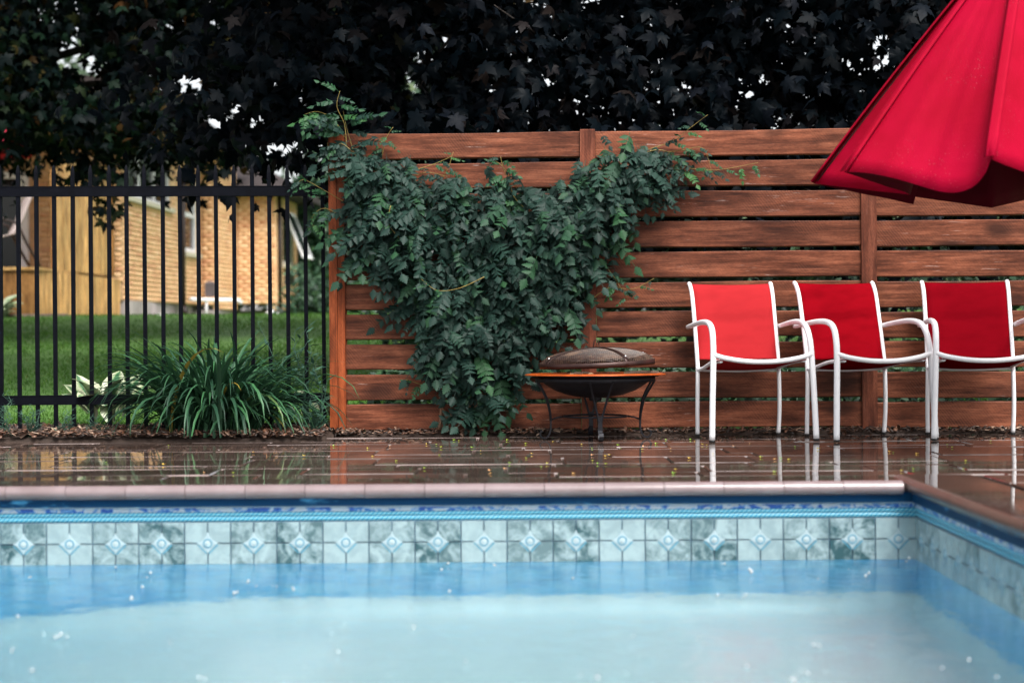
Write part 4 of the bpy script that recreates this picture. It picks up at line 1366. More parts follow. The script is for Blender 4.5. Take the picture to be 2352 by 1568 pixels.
me = bpy.data.meshes.new('wire_mesh'); me.from_pydata(m.v, [], m.f); link_mesh('wire_mesh', me, M['wire'], lid)
m = MB(); m.lathe([(RL - 0.004, -0.006), (RL + 0.004, -0.006), (RL + 0.004, 0.022), (RL - 0.004, 0.022)], 72, None, True); m.build('rim_band', M['bronze'], lid, True)
for k in range(4):
    a = R(-62) + PI / 2 * k
    er = Vector((math.cos(a), math.sin(a), 0)); et = Vector((-math.sin(a), math.cos(a), 0))
    rows = []
    for q in range(13):
        r_ = RL * (q / 12); z = dome(r_) + 0.0265
        rows.append([er * r_ - et * 0.011 + Vector((0, 0, z)), er * r_ + et * 0.011 + Vector((0, 0, z))])
    rows.append([er * (RL + 0.005) - et * 0.011 + Vector((0, 0, 0.002)), er * (RL + 0.005) + et * 0.011 + Vector((0, 0, 0.002))])
    m = MB(); m.grid(rows); o = m.build('strap', M['bronze'], lid, True); o.modifiers.new('t', 'SOLIDIFY').thickness = 0.003
    m = MB(); c_ = er * (RL - 0.012) + Vector((0, 0, 0.048)); m.add([c_ + v_ * 0.0062 for v_ in IV], IF); m.build('bolt', M['bolt'], lid, True)
m = MB()
hp = [(-0.016, 0, 0.093), (-0.013, 0, 0.106), (-0.011, 0, 0.123), (0.0, 0, 0.134), (0.012, 0, 0.123), (0.014, 0, 0.106), (0.016, 0, 0.093), (0.0, 0, 0.092), (-0.016, 0, 0.093)]
m.tube(hp, 0.0028, 6); m.build('handle', M['bronze'], lid, True)
# firewood in the bowl, with its own place
fire_w = Vector((fx, 8.89, 0))
for (ox, oy, oz, az, L, r_, lab) in ((-0.13, -0.17, 0.330, 1.2, 0.22, 0.021, 'split log with pale end at left in the fire bowl'), (-0.03, -0.16, 0.332, 1.75, 0.24, 0.020, 'split log with pale end in the middle of the fire bowl'),
                                     (0.15, -0.12, 0.340, 0.5, 0.20, 0.016, 'thin log lying slanted at right in the fire bowl')):
    t = empty('firewood_log', fire_w + Vector((ox, oy, oz)), az, lab, 'log', 'logs in the fire bowl')
    m = MB(); m.tube([(0, 0, 0), (L * 0.5, 0, 0.004), (L, 0, 0)], [r_, r_ * 0.95, r_ * 0.9], 9, cap=False); m.build('bark', M['log'], t)
    m = MB(); a_ = [(-0.001, r_ * math.cos(q), r_ * math.sin(q)) for q in np.linspace(0, 2 * PI, 10)[:-1]]; m.add(a_, [tuple(range(9))])
    a_ = [(L + 0.001, 0.9 * r_ * math.cos(q), 0.9 * r_ * math.sin(q)) for q in np.linspace(0, 2 * PI, 10)[:-1]]; m.add(a_, [tuple(range(9))]); m.build('cut_end', M['log_end'], t)

# ------------------------------------------------------------------ red umbrella, half closed
UX, UY = 2.275, 7.5
umb = empty('patio_umbrella', (UX, UY, 0), 0, 'half closed red patio umbrella hanging over the right side', 'umbrella')
AZ, AR = 2.335, 0.035
TIPR, TIPZ = 0.955, 1.225
tips = []
for k in range(8):
    a = R(22.5 + 45 * k - (3.0 if k == 5 else 0))
    tips.append((a, Vector((math.cos(a) * TIPR, math.sin(a) * TIPR, TIPZ + {3: 0.012, 4: -0.005}.get(k, 0)))))
def ribp(a, tip, t):
    """rib from hub to tip, slightly bowed out"""
    top = Vector((math.cos(a) * AR, math.sin(a) * AR, AZ))
    p = top.lerp(tip, t)
    return p + Vector((math.cos(a), math.sin(a), 0.75)) * (0.010 * math.sin(PI * t))
NU, NTT = 28, 20
for k in range(8):
    a0, p0 = tips[k]; a1, p1 = tips[(k + 1) % 8]
    if k == 7: a1 += 2 * PI
    skew = {4: 1.0, 3: 1.0}.get(k, 0.85)       # which way the loose cloth hangs
    sag = {4: 0.120, 3: 0.075}.get(k, 0.09)
    fold = {4: 0.02, 3: 0.36}.get(k, 0.30)
    am = (a0 + a1) / 2
    rows = []
    for j in range(NTT + 1):
        t = j / NTT
        A, B = ribp(a0, p0, t), ribp(a1, p1, t)
        row = []
        for i in range(NU + 1):
            u = i / NU
            w_ = u ** skew if k == 4 else u
            s_ = 4 * w_ * (1 - w_)
            if k != 4: s_ = (1 - abs(2 * u - 1)) ** 0.92
            if k == 4: s_ = max(0.0, math.sin(PI * u ** 2.5)) ** 0.7
            p = A.lerp(B, u)
            p = p + Vector((-math.cos(am), -math.sin(am), 0)) * (fold * s_ * t ** 1.3)
            p.z -= sag * s_ * t ** 2.2
            rip = (0.006 * math.sin(u * 14 + k) + 0.003 * math.sin(u * 37 + 2 * k + 2 * t)) * t * min(1.0, 3 * u, 3 * (1 - u))
            p += Vector((math.cos(am), math.sin(am), 0)) * rip
            row.append(p)
        rows.append(row)
    m = MB(); m.grid(rows); o = m.build('canopy_panel', M['canvas'], umb, True)
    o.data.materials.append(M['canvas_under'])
    # outer face keeps the red cloth, the inner shell a copy darkened for the shade inside
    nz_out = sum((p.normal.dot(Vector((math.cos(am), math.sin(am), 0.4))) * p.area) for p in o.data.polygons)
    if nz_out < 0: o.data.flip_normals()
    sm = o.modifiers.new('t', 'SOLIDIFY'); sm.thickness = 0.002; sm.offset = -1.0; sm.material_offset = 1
    # seam pocket along the rib and its end
    pts = [ribp(a0, p0, t) + Vector((math.cos(a0), math.sin(a0), 0.8)) * 0.004 for t in np.linspace(0.02, 1.0, 14)]
    m = MB()
    e_t = Vector((-math.sin(a0), math.cos(a0), 0))
    rows = [[p - e_t * 0.024, p - e_t * 0.013 + Vector((math.cos(a0), math.sin(a0), 1)) * 0.006, p - e_t * 0.001 + Vector((math.cos(a0), math.sin(a0), 1)) * 0.002,
             p + e_t * 0.012 + Vector((math.cos(a0), math.sin(a0), 1)) * 0.007, p + e_t * 0.024] for p in pts]
    m.grid(rows); o = m.build('seam', M['canvas'], umb, True); o.modifiers.new('t', 'SOLIDIFY').thickness = 0.002
    pts = [ribp(a0, p0, t) - Vector((math.cos(a0), math.sin(a0), 0.8)) * 0.008 for t in np.linspace(0.0, 0.985, 10)]
    m = MB(); m.tube(pts, 0.006, 6); m.build('rib', M['bronze'], umb, True)
    mid = ribp(a0, p0, 0.55) - Vector((math.cos(a0), math.sin(a0), 0.8)) * 0.01
    m = MB(); m.tube([(0.03 * math.cos(a0), 0.03 * math.sin(a0), 1.50), tuple(mid)], 0.005, 6); m.build('strut', M['bronze'], umb, True)
m = MB(); m.tube([(0, 0, 0.0), (0, 0, AZ + 0.03)], 0.019, 16); m.build('pole', M['bronze'], umb, True)
m = MB(); m.lathe([(0.02, 1.47), (0.04, 1.48), (0.04, 1.53), (0.02, 1.54)], 20); m.build('runner', M['bronze'], umb, True)
m = MB(); m.lathe([(0.001, AZ + 0.09), (0.018, AZ + 0.075), (0.022, AZ + 0.05), (0.05, AZ + 0.03), (0.07, AZ - 0.02)], 20); m.build('finial', M['canvas'], umb, True)
m = MB(); m.lathe([(0.02, 0.10), (0.024, 0.10), (0.026, 0.012), (0.029, 0.008), (0.03, 0.002)], 24); m.build('base_sleeve', M['bronze'], umb, True)

# ------------------------------------------------------------------ neighbour's house
HX0, HY0, HA = -5.85, 25.7, 0.044                # receding wall: X = HX0 + HA*(Y-HY0)
GZ = 0.79
house = empty('brick_house', (-5.8, 26, GZ), 0, 'yellow brick house with stepped walls behind the iron fence', 'house')
hs_ = house.location
def wallA(Y, off=0.0): return HX0 + HA * (Y - HY0) + off
BRH, BRL, JT = 0.066, 0.21, 0.010
brick_acc = {}
def brick_wall(p0, p1, z0, z1, holes=()):
    """vertical brick wall from p0 to p1 (XY), outward to the right-hand side; holes = (s0, s1, z0, z1)"""
    a, c = Vector((*p0, 0)), Vector((*p1, 0)); L = (c - a).length
    ex = (c - a).normalized(); eo = Vector((ex.y, -ex.x, 0))
    m = MB()
    # mortar: strips around the holes
    segs = [(0, L, z0, z1)]
    for (s0, s1, h0_, h1_) in holes:
        ns_ = []
        for (q0, q1, r0, r1) in segs:
            if s0 >= q1 or s1 <= q0 or h0_ >= r1 or h1_ <= r0: ns_.append((q0, q1, r0, r1)); continue
            if s0 > q0: ns_.append((q0, s0, r0, r1))
            if s1 < q1: ns_.append((s1, q1, r0, r1))
            if h0_ > r0: ns_.append((max(q0, s0), min(q1, s1), r0, h0_))
            if h1_ < r1: ns_.append((max(q0, s0), min(q1, s1), h1_, r1))
        segs = ns_
    Mx = Matrix(((ex.x, eo.x, 0, a.x), (ex.y, eo.y, 0, a.y), (0, 0, 1, 0), (0, 0, 0, 1)))
    for (q0, q1, r0, r1) in segs: m.box(q0, q1, -0.12, -0.006, r0, r1, Mx)
    w = m.build('wall', M['mortar'], house, sub=hs_)
    V, F, tt = [], [], []
    zz = z0; row = 0
    while zz + BRH < z1 + 0.02:
        s = -0.11 if row % 2 else 0.0
        while s < L:
            s0, s1 = max(s, 0.0), min(s + BRL, L)
            if s1 - s0 > 0.03 and not any(s1 > h[0] and s0 < h[1] and zz + BRH > h[2] and zz < h[3] for h in holes):
                pr = random.uniform(0.0, 0.003)
                n = len(V)
                for (q, d_, zq) in ((s0, -0.008, zz), (s1, -0.008, zz), (s1, -0.008, zz + BRH), (s0, -0.008, zz + BRH), (s0, pr, zz), (s1, pr, zz), (s1, pr, zz + BRH), (s0, pr, zz + BRH)):
                    V.append(tuple(Mx @ Vector((q, d_, zq)) - hs_))
                F += [(n + 4, n + 5, n + 6, n + 7), (n, n + 1, n + 5, n + 4), (n + 1, n + 2, n + 6, n + 5), (n + 2, n + 3, n + 7, n + 6), (n + 3, n, n + 4, n + 7)]
                tt += [random.random()] * 8
            s += BRL + JT
        zz += BRH + JT; row += 1
    o = link_mesh('bricks', np_mesh('bricks', np.array(V), np.array(F), tt), M['brick'], w); o['kind'] = 'stuff'
    return Mx
Y_A1, Y_A2, Y_A3, Y_A4 = 25.7, 30.96, 32.45, 34.8
X_A2 = -5.29; X_A3 = -5.22; X_A4 = -4.47
# face B0: front wall on the deck
bz0 = GZ + 0.28
brick_wall((-9.5, 25.7), (-5.85, 25.7), GZ + 0.55, 3.75, holes=((0.05, 2.24, GZ + 0.5, 3.0),))
mA = brick_wall((wallA(25.71), 25.71), (wallA(30.95), 30.95), bz0, 3.9, holes=((0.15, 3.0, 2.66, 3.55), (3.95, 4.95, 1.98, 3.35)))
brick_wall((wallA(30.96), 30.96), (X_A2, 30.96), bz0, 3.9)
brick_wall((X_A2, 30.97), (X_A3, 32.44), bz0 - 0.08, 3.9)
brick_wall((X_A3, 32.45), (X_A4, 32.45), 1.11, 3.25)
mD = brick_wall((X_A4, 32.46), (X_A4 + 0.1, 34.8), 1.0, 3.25, holes=((0.75, 1.95, 1.9, 2.95),))
# foundation
m = MB()
m.box(wallA(25.75) - 0.5, wallA(28) - 0.03, 25.75, 30.9, 0.6, bz0 - 0.004); m.box(-6.0, X_A2 - 0.02, 30.98, 32.4, 0.6, bz0 - 0.09); m.box(-6.5, X_A3 - 0.9, 32.6, 35, 0.6, 1.1); m.box(-6, X_A4 - 0.05, 33.4, 34.7, 0.6, 1.0)
m.build('foundation', M['concrete'], house, sub=hs_)
# inside darkness behind the openings
m = MB(); m.box(-9.6, -6.2, 25.95, 34, 0.9, 3.7); m.box(-6.2, wallA(26) - 0.22, 26.1, 34.4, 1.2, 3.7)
m.build('interior', M['darkroom'], house, sub=hs_)
def frame_window(Mx, s0, s1, z0, z1, fr=0.07, mull=(), sill=True, depth=-0.05, hmull=()):
    m = MB()
    m.box(s0, s0 + fr, depth - 0.04, depth + 0.02, z0, z1, Mx); m.box(s1 - fr, s1, depth - 0.04, depth + 0.02, z0, z1, Mx)
    m.box(s0 + fr, s1 - fr, depth - 0.04, depth + 0.02, z0, z0 + fr, Mx); m.box(s0 + fr, s1 - fr, depth - 0.04, depth + 0.02, z1 - fr, z1, Mx)
    for q in mull: m.box(q - fr / 2, q + fr / 2, depth - 0.035, depth + 0.015, z0 + fr, z1 - fr, Mx)
    for q in hmull: m.box(s0 + fr, s1 - fr, depth - 0.03, depth + 0.01, q - fr / 2, q + fr / 2, Mx)
    w = m.build('window', M['trim_white'], house, sub=hs_)
    m = MB(); m.box(s0 + 0.01, s1 - 0.01, depth - 0.03, depth - 0.02, z0 + 0.01, z1 - 0.01, Mx); o = m.build('pane', M['glass'], w, sub=hs_)
    if sill:
        m = MB(); m.box(s0 - 0.08, s1 + 0.08, -0.06, 0.06, z0 - 0.075, z0 - 0.003, Mx); m.build('sill', M['sill'], w, sub=hs_)
frame_window(mA, 0.15, 3.0, 2.66, 3.55, 0.06, (1.1, 2.05))
frame_window(mA, 3.95, 4.95, 1.98, 3.35, 0.08, (), True, hmull=(2.65,))
frame_window(mD, 0.75, 1.95, 1.9, 2.95, 0.07, ())
# open awning sash and brown panel on the last wall
m = MB()
Maw = mD @ Matrix.Translation((1.35, 0.02, 2.93)) @ Matrix.Rotation(R(22), 4, 'X')
for (a, c, e, f) in ((-0.55, -0.48, -0.98, 0), (0.48, 0.55, -0.98, 0), (-0.48, 0.48, -0.98, -0.91), (-0.48, 0.48, -0.07, 0)): m.box(a, c, -0.02, 0.02, e, f, Maw)
w = m.build('awning_sash', M['trim_white'], house, sub=hs_)
m = MB(); m.box(-0.48, 0.48, -0.004, 0.004, -0.91, -0.07, Maw); m.build('pane', M['glass'], w, sub=hs_)
m = MB(); m.box(0.8, 1.9, 0.002, 0.02, 1.50, 1.79, mD); m.build('panel', M['brown_metal'], house, sub=hs_)
# sliding door with white frame on the deck
m = MB(); m.box(-7.40, -7.255, 25.62, 25.72, GZ + 0.5, 3.0); m.box(-9.4, -7.40, 25.62, 25.72, 2.9, 3.0); m.box(-8.3, -8.22, 25.62, 25.72, GZ + 0.5, 2.9)
dr = m.build('sliding_door', M['trim_white'], house, sub=hs_)
m = MB(); m.box(-9.4, -7.38, 25.66, 25.68, GZ + 0.5, 2.92); m.build('pane', M['glass'], dr, sub=hs_)
# downspouts
for (x_, y_) in ((wallA(29.35) + 0.045, 29.35), (X_A4 + 0.045, 32.62)):
    m = MB(); m.tube([(x_, y_, 1.0 if y_ < 31 else 0.95), (x_, y_, 3.3)], 0.042, 8); m.tube([(x_, y_, 1.02), (x_ + 0.03, y_ - 0.03, 0.87)], 0.055, 8); m.build('downspout', M['brown_metal'], house, True, sub=hs_)
# roofs: low roof over the right end, main roof above
m = MB()
m.add([(X_A3 - 0.15, 32.1, 3.17), (X_A4 + 0.45, 32.1, 3.17), (X_A4 + 0.55, 35.3, 3.17), (-9, 35.3, 3.17), (-9, 32.1, 3.17), (X_A3 - 0.15, 32.1, 3.30), (X_A4 + 0.45, 32.1, 3.30), (X_A4 + 0.55, 35.3, 3.30), (X_A4 - 0.7, 34.0, 4.0), (-9, 34.0, 4.0), (-9, 32.1, 3.30), (-9, 35.3, 3.3)],
      [(0, 1, 2, 3, 4), (0, 1, 6, 5), (1, 2, 7, 6), (6, 7, 8), (5, 6, 8, 9, 10), (2, 3, 11, 7), (7, 11, 9, 8)])
m.build('low_roof', M['roof'], house, sub=hs_)
m = MB(); m.box(-9.6, wallA(28) + 0.38, 23.3, 32.4, 3.92, 4.0); m.build('soffit', M['soffit'], house, sub=hs_)
m = MB(); m.add([(-10, 23.3, 4.002), (-5.3, 23.3, 4.002), (-4.9, 32.5, 4.002), (-10, 32.5, 4.002), (-7.8, 23.3, 4.45), (-7.4, 32.5, 4.45)], [(0, 1, 4), (1, 2, 5, 4), (2, 3, 5), (3, 0, 4, 5)])
m.build('roof', M['roof'], house, sub=hs_)
# gas meter with its white pipe
t = empty('gas_meter', (wallA(30.4) + 0.2, 30.5, GZ), 0, 'white gas pipe with grey meter low on the brick wall', 'meter')
m = MB(); m.tube([(-0.1, -1.0, 0.36), (0.02, -0.2, 0.36), (0.55, 0.0, 0.36), (0.62, 0.0, 0.30)], 0.035, 8); m.tube([(0.02, -0.2, 0.0), (0.02, -0.2, 0.36)], 0.025, 8); m.build('pipe', M['trim_white'], t, True)
m = MB(); m.bbox(-0.02, 0.16, -0.12, 0.0, 0.42, 0.70, 0.04); m.build('meter_box', M['soffit'], t)

# grey house further away, its gable just showing above the brick house
X, _ = W(548, 300, 52.0)
t = empty('grey_house', (X, 52.0, 0.79), 0, 'pale grey gabled house far behind the brick house', 'house')
m = MB(); m.box(-3.2, 0.55, 0, 7, -0.3, 4.6); m.prism([(-3.2, 4.6), (0.55, 4.6), (-1.3, 6.3)], 'y', 0.0, 7.0); m.build('wall', M['grey_siding'], t)
m = MB()
m.add([(-3.6, -0.4, 4.35), (-1.3, -0.4, 6.45), (0.95, -0.4, 4.35), (0.95, 7.3, 4.35), (-1.3, 7.3, 6.45), (-3.6, 7.3, 4.35), (-3.6, -0.4, 4.22), (-1.3, -0.4, 6.32), (0.95, -0.4, 4.22)],
      [(0, 1, 4, 5), (1, 2, 3, 4), (0, 6, 7, 1), (1, 7, 8, 2)])
m.build('roof', M['roof'], t)
m = MB(); m.box(-1.9, -0.9, -0.05, 0.02, 3.0, 4.2); w = m.build('window', M['trim_white'], t)
m = MB(); m.box(-1.8, -1.0, -0.07, -0.055, 3.1, 4.1); m.build('pane', M['glass'], w)

# ------------------------------------------------------------------ deck, screen, things around the house
DZ = GZ + 0.63
deck = empty('wooden_deck', (-6.05, 21.7, GZ), 0, 'new orange cedar deck with vertical board skirting against the house', 'deck')
ds_ = deck.location
def dA(Y): return -6.03 + 0.040 * (Y - 21.7)
yv = 21.7
while yv < 25.6:
    wdt = 0.115
    m = MB(); m.box(dA(yv) - 0.02, dA(yv) + 0.0 + random.uniform(0, 0.006), yv, yv + wdt - 0.012, GZ + 0.03, DZ - 0.045); o = m.build('skirt_board', M['cedar'], deck, sub=ds_); yv += wdt
xv = dA(21.7) - 0.02
while xv > -9.0:
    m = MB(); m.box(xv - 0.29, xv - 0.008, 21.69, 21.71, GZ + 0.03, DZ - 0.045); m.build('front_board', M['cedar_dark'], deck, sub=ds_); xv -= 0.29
m = MB(); m.box(-9.2, dA(21.7) + 0.03, 21.66, 25.6, DZ - 0.04, DZ); m.build('deck_top', M['cedar'], deck, sub=ds_)
scr = empty('privacy_screen', (-6.1, 23.2, DZ), 0, 'tall vertical cedar board screen standing on the deck edge', 'screen')
ss_ = scr.location
yv = 22.60
while yv < 25.2:
    wdt = random.choice([0.19, 0.14, 0.24])
    m = MB(); m.box(dA(yv) - 0.06, dA(yv) - 0.035 + random.uniform(0, 0.014), yv, yv + wdt - 0.008, DZ + 0.002, 3.02); m.build('board', M['cedar'], scr, sub=ss_); yv += wdt
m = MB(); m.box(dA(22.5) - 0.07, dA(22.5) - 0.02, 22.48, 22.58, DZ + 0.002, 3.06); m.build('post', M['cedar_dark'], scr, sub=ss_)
m = MB(); m.box(dA(25.3) - 0.12, dA(25.3) - 0.0, 25.22, 25.34, DZ + 0.002, 3.06); m.build('post', M['cedar_dark'], scr, sub=ss_)

# beige chair on the deck
t = empty('deck_chair', (-6.62, 22.25, DZ), R(-62), 'beige sling chair with dark curved arms on the deck', 'chair')
rows = [[(x, y, z) for x in (-0.24, -0.08, 0.08, 0.24)] for (y, z) in ((-0.42, 0.44), (-0.30, 0.42), (-0.05, 0.42), (0.10, 0.46), (0.20, 0.66), (0.30, 0.92), (0.40, 1.02), (0.47, 1.04))]
m = MB(); m.grid(rows); o = m.build('sling', M['beige_sling'], t, True); o.modifiers.new('t', 'SOLIDIFY').thickness = 0.02
for s in (-1, 1):
    m = MB(); m.tube([(s * 0.29, -0.45, 0.0), (s * 0.29, -0.42, 0.35), (s * 0.29, -0.33, 0.58), (s * 0.29, -0.1, 0.64), (s * 0.28, 0.12, 0.58), (s * 0.28, 0.25, 0.3), (s * 0.29, 0.42, 0.0)], 0.02, 8); m.build('arm', M['brown_metal'], t, True)
# red parasol far left, hardly in view
X, Z = W(10, 405, 23.5)
t = empty('red_parasol', (X - 0.68, 23.5, DZ), 0, 'red parasol on the deck at the far left edge', 'umbrella')
m = MB(); m.lathe([(0.02, 2.45), (0.5, 2.25), (1.05, 1.85), (1.06, 1.62)], 12); m.build('canopy', M['red_cloth'], t)
m = MB(); m.tube([(0, 0, 0), (0, 0, 2.5)], 0.03, 8); m.build('pole', M['trim_white'], t, True)
# kerb and stones along the wall foot
m = MB(); m.box(-11, dA(25) + 0.35, 21.2, 21.34, 0.7, GZ + 0.03)
m.box(dA(22) + 0.30, dA(22) + 0.42, 21.35, 25.6, 0.7, GZ + 0.02)
tag(m.build('garden_edging', M['edging']), 'pinkish brick edging along the foot of the deck', 'edging')
def stone(x, y, z, sx, sy, sz, seed):
    r_ = random.Random(seed)
    vs_ = []
    for v_ in IV:
        k_ = r_.uniform(0.85, 1.15); vs_.append((v_.x * sx * k_, v_.y * sy * k_, v_.z * sz * k_))
    m = MB(); m.add(vs_, IF); o = m.build('stone', M['stone'], None, True); o.location = (x, y, z + sz * 0.6); return o
for i, (dx, dy, Y, sx, lab) in enumerate(((365, 716, 27.6, 0.42, 'pale flat stone below the basement window'), (455, 718, 29.0, 0.38, 'pale flat stone by the first downspout'), (550, 721, 30.6, 0.26, 'small pale stone at the house corner'),
                                         (700, 703, 30.8, 0.16, 'white rounded stone at the right end of the house'), (625, 714, 30.9, 0.14, 'grey white stone under the overhanging wall'))):
    X, Z = W(dx, dy, Y); tag(stone(X, Y, GZ - 0.02, sx, 0.25, 0.07 if i < 3 else 0.14, i), lab, 'stone', 'pale stones along the house')
# basement window
m = MB(); mB_ = Matrix.Translation((0, 0, 0))
X = wallA(27.3)
m.box(X - 0.03, X - 0.015, 26.9, 27.7, GZ + 0.03, bz0 - 0.03); w = m.build('basement_window', M['darkroom'], house, sub=hs_)
m = MB(); m.box(X - 0.03, X + 0.0, 26.84, 26.9, GZ + 0.02, bz0 - 0.02); m.box(X - 0.03, X, 27.7, 27.76, GZ + 0.02, bz0 - 0.02); m.build('frame', M['trim_white'], w, sub=hs_)
# big leaved plants by the deck
X, _ = W(30, 700, 21.0); hosta('hosta', (X - 0.25, 21.0, GZ - 0.05), 26, 0.30, 'big leaved white green plant at the left corner of the deck', M['hosta'], 'hostas', 5)
X, _ = W(725, 690, 30.5)

def leafy(name, loc, size, n, leaf, label, cat, mat, group=None, shape='ell', trunk=None, sub=None, nobj=0, tmpl=None, seed=0, gaps=()):
    """crown of leaf faces in clumps inside an ellipsoid"""
    r_ = np.random.default_rng(seed + 100)
    t = empty(name, loc, 0, label, cat, group)
    nc = max(12, n // 130)
    c = r_.normal(0, 1, (nc, 3)); c = norm(c) * (r_.random((nc, 1)) ** 0.42)
    C = c * np.array(size)
    k = r_.integers(0, nc, n)
    P = C[k] + r_.normal(0, 1, (n, 3)) * (np.array(size) * 0.20 + 0.05)
    if shape == 'cone':
        hz = (P[:, 2] / size[2] + 1) / 2; f = np.clip(1.15 - hz, 0.05, 1.2); P[:, 0] *= f; P[:, 1] *= f
    P[:, 2] += size[2] * 0.9 + (trunk or 0)
    for (g, gr) in gaps:
        P = P[np.linalg.norm(P + np.array(loc) - np.array(g), axis=1) > gr]
    P = P[P[:, 2] > 0.02]; n = len(P)
    d = np.stack([r_.normal(0, .7, n), r_.normal(0, .7, n) - 0.3, r_.normal(-0.45, 0.5, n)], -1)
    nv = np.stack([r_.normal(0, .6, n), r_.normal(-0.4, .6, n), r_.normal(0.7, .4, n)], -1)
    Fm = frames(d, nv); S = r_.uniform(0.7, 1.2, n) * leaf
    if tmpl is None:
        TV = np.array([(-0.28, 0.35, -0.05), (0, 0, 0), (0.28, 0.35, -0.05), (0, 1.0, -0.12)]); TF = np.array([(0, 1, 2), (0, 2, 3)])
    else: TV, TF = tmpl
    V, T, ti = scatter(TV, TF, P, Fm, S, r_.random(n))
    o = link_mesh('crown', np_mesh('crown', V, T, ti), mat, t); o['kind'] = 'stuff'
    m = MB()
    th = (trunk or 0) + size[2]
    m.tube([(0, 0, -0.2), (0.02 * th, 0, th * 0.5), (0, 0.02, th * 1.2)], [max(0.03, 0.035 * th), max(0.022, 0.025 * th), 0.01], 8)
    for q in range(5):
        a = q * 1.3; z_ = (trunk or 0) * 0.8 + size[2] * (0.2 + 0.2 * q)
        m.tube([(0, 0, z_ * 0.9), (math.cos(a) * size[0] * 0.4, math.sin(a) * size[1] * 0.4, z_ + size[2] * 0.2), (math.cos(a) * size[0] * 0.8, math.sin(a) * size[1] * 0.8, z_ + size[2] * 0.35)], [0.012 * th, 0.008 * th, 0.004], 6)
    m.build('trunk', M['bark'], t, True)
    return t
X, _ = W(712, 690, 27.0); leafy('shrub', (X, 27.0, GZ - 0.02), (0.55, 0.5, 0.36), 1500, 0.11, 'bright green bush past the right end of the house', 'shrub', M['hedge_leaf'], seed=3)
# dark hedge shrubs behind the wooden fence, seen through the gaps between boards
for i, (x_, y_, sx, sz, lab) in enumerate(((-0.1, 14.6, 1.0, 0.7, 'leftmost dark shrub behind the wooden fence'), (1.6, 14.9, 1.1, 0.75, 'dark shrub behind the fence above the first chair'),
                                          (3.2, 14.7, 1.1, 0.8, 'dark shrub behind the fence near the umbrella'), (5.0, 15.0, 1.1, 0.8, 'dark shrub behind the fence outside the right edge'))):
    leafy('shrub', (x_, y_, float(lawn_z(y_)) - 0.03), (sx, 0.7, sz), 2600, 0.11, lab, 'shrub', M['hedge_leaf'], 'shrubs behind the wooden fence', seed=20 + i)

N = 5200
gx = rng.uniform(-0.85, 3.6, N); gy = 9.85 + rng.random(N) * 1.6
hh = (0.10 + 0.16 * (0.5 + 0.5 * np.sin(gx * 7.3 + gy * 3)) ) * rng.random(N) ** 0.5
P = np.stack([gx, gy, lawn_z(gy) + hh], -1)
D = np.stack([rng.normal(0, .7, N), rng.normal(-.3, .6, N), rng.normal(0.1, .5, N)], -1); NN = np.stack([rng.normal(0, .4, N), rng.normal(-.5, .4, N), np.full(N, 0.8)], -1)
V, T, ti = scatter(np.array([(-0.30, 0.4, -0.03), (0, 0, 0), (0.30, 0.4, -0.03), (0, 1.0, -0.1)]), np.array([(0, 1, 2), (0, 2, 3)]), P, frames(D, NN), rng.uniform(0.05, 0.11, N), rng.random(N))
tag(link_mesh('ground_cover', np_mesh('ground_cover', V, T, ti), M['hedge_leaf']), 'dark low leafy plants just behind the wooden fence', 'plants', kind='stuff')

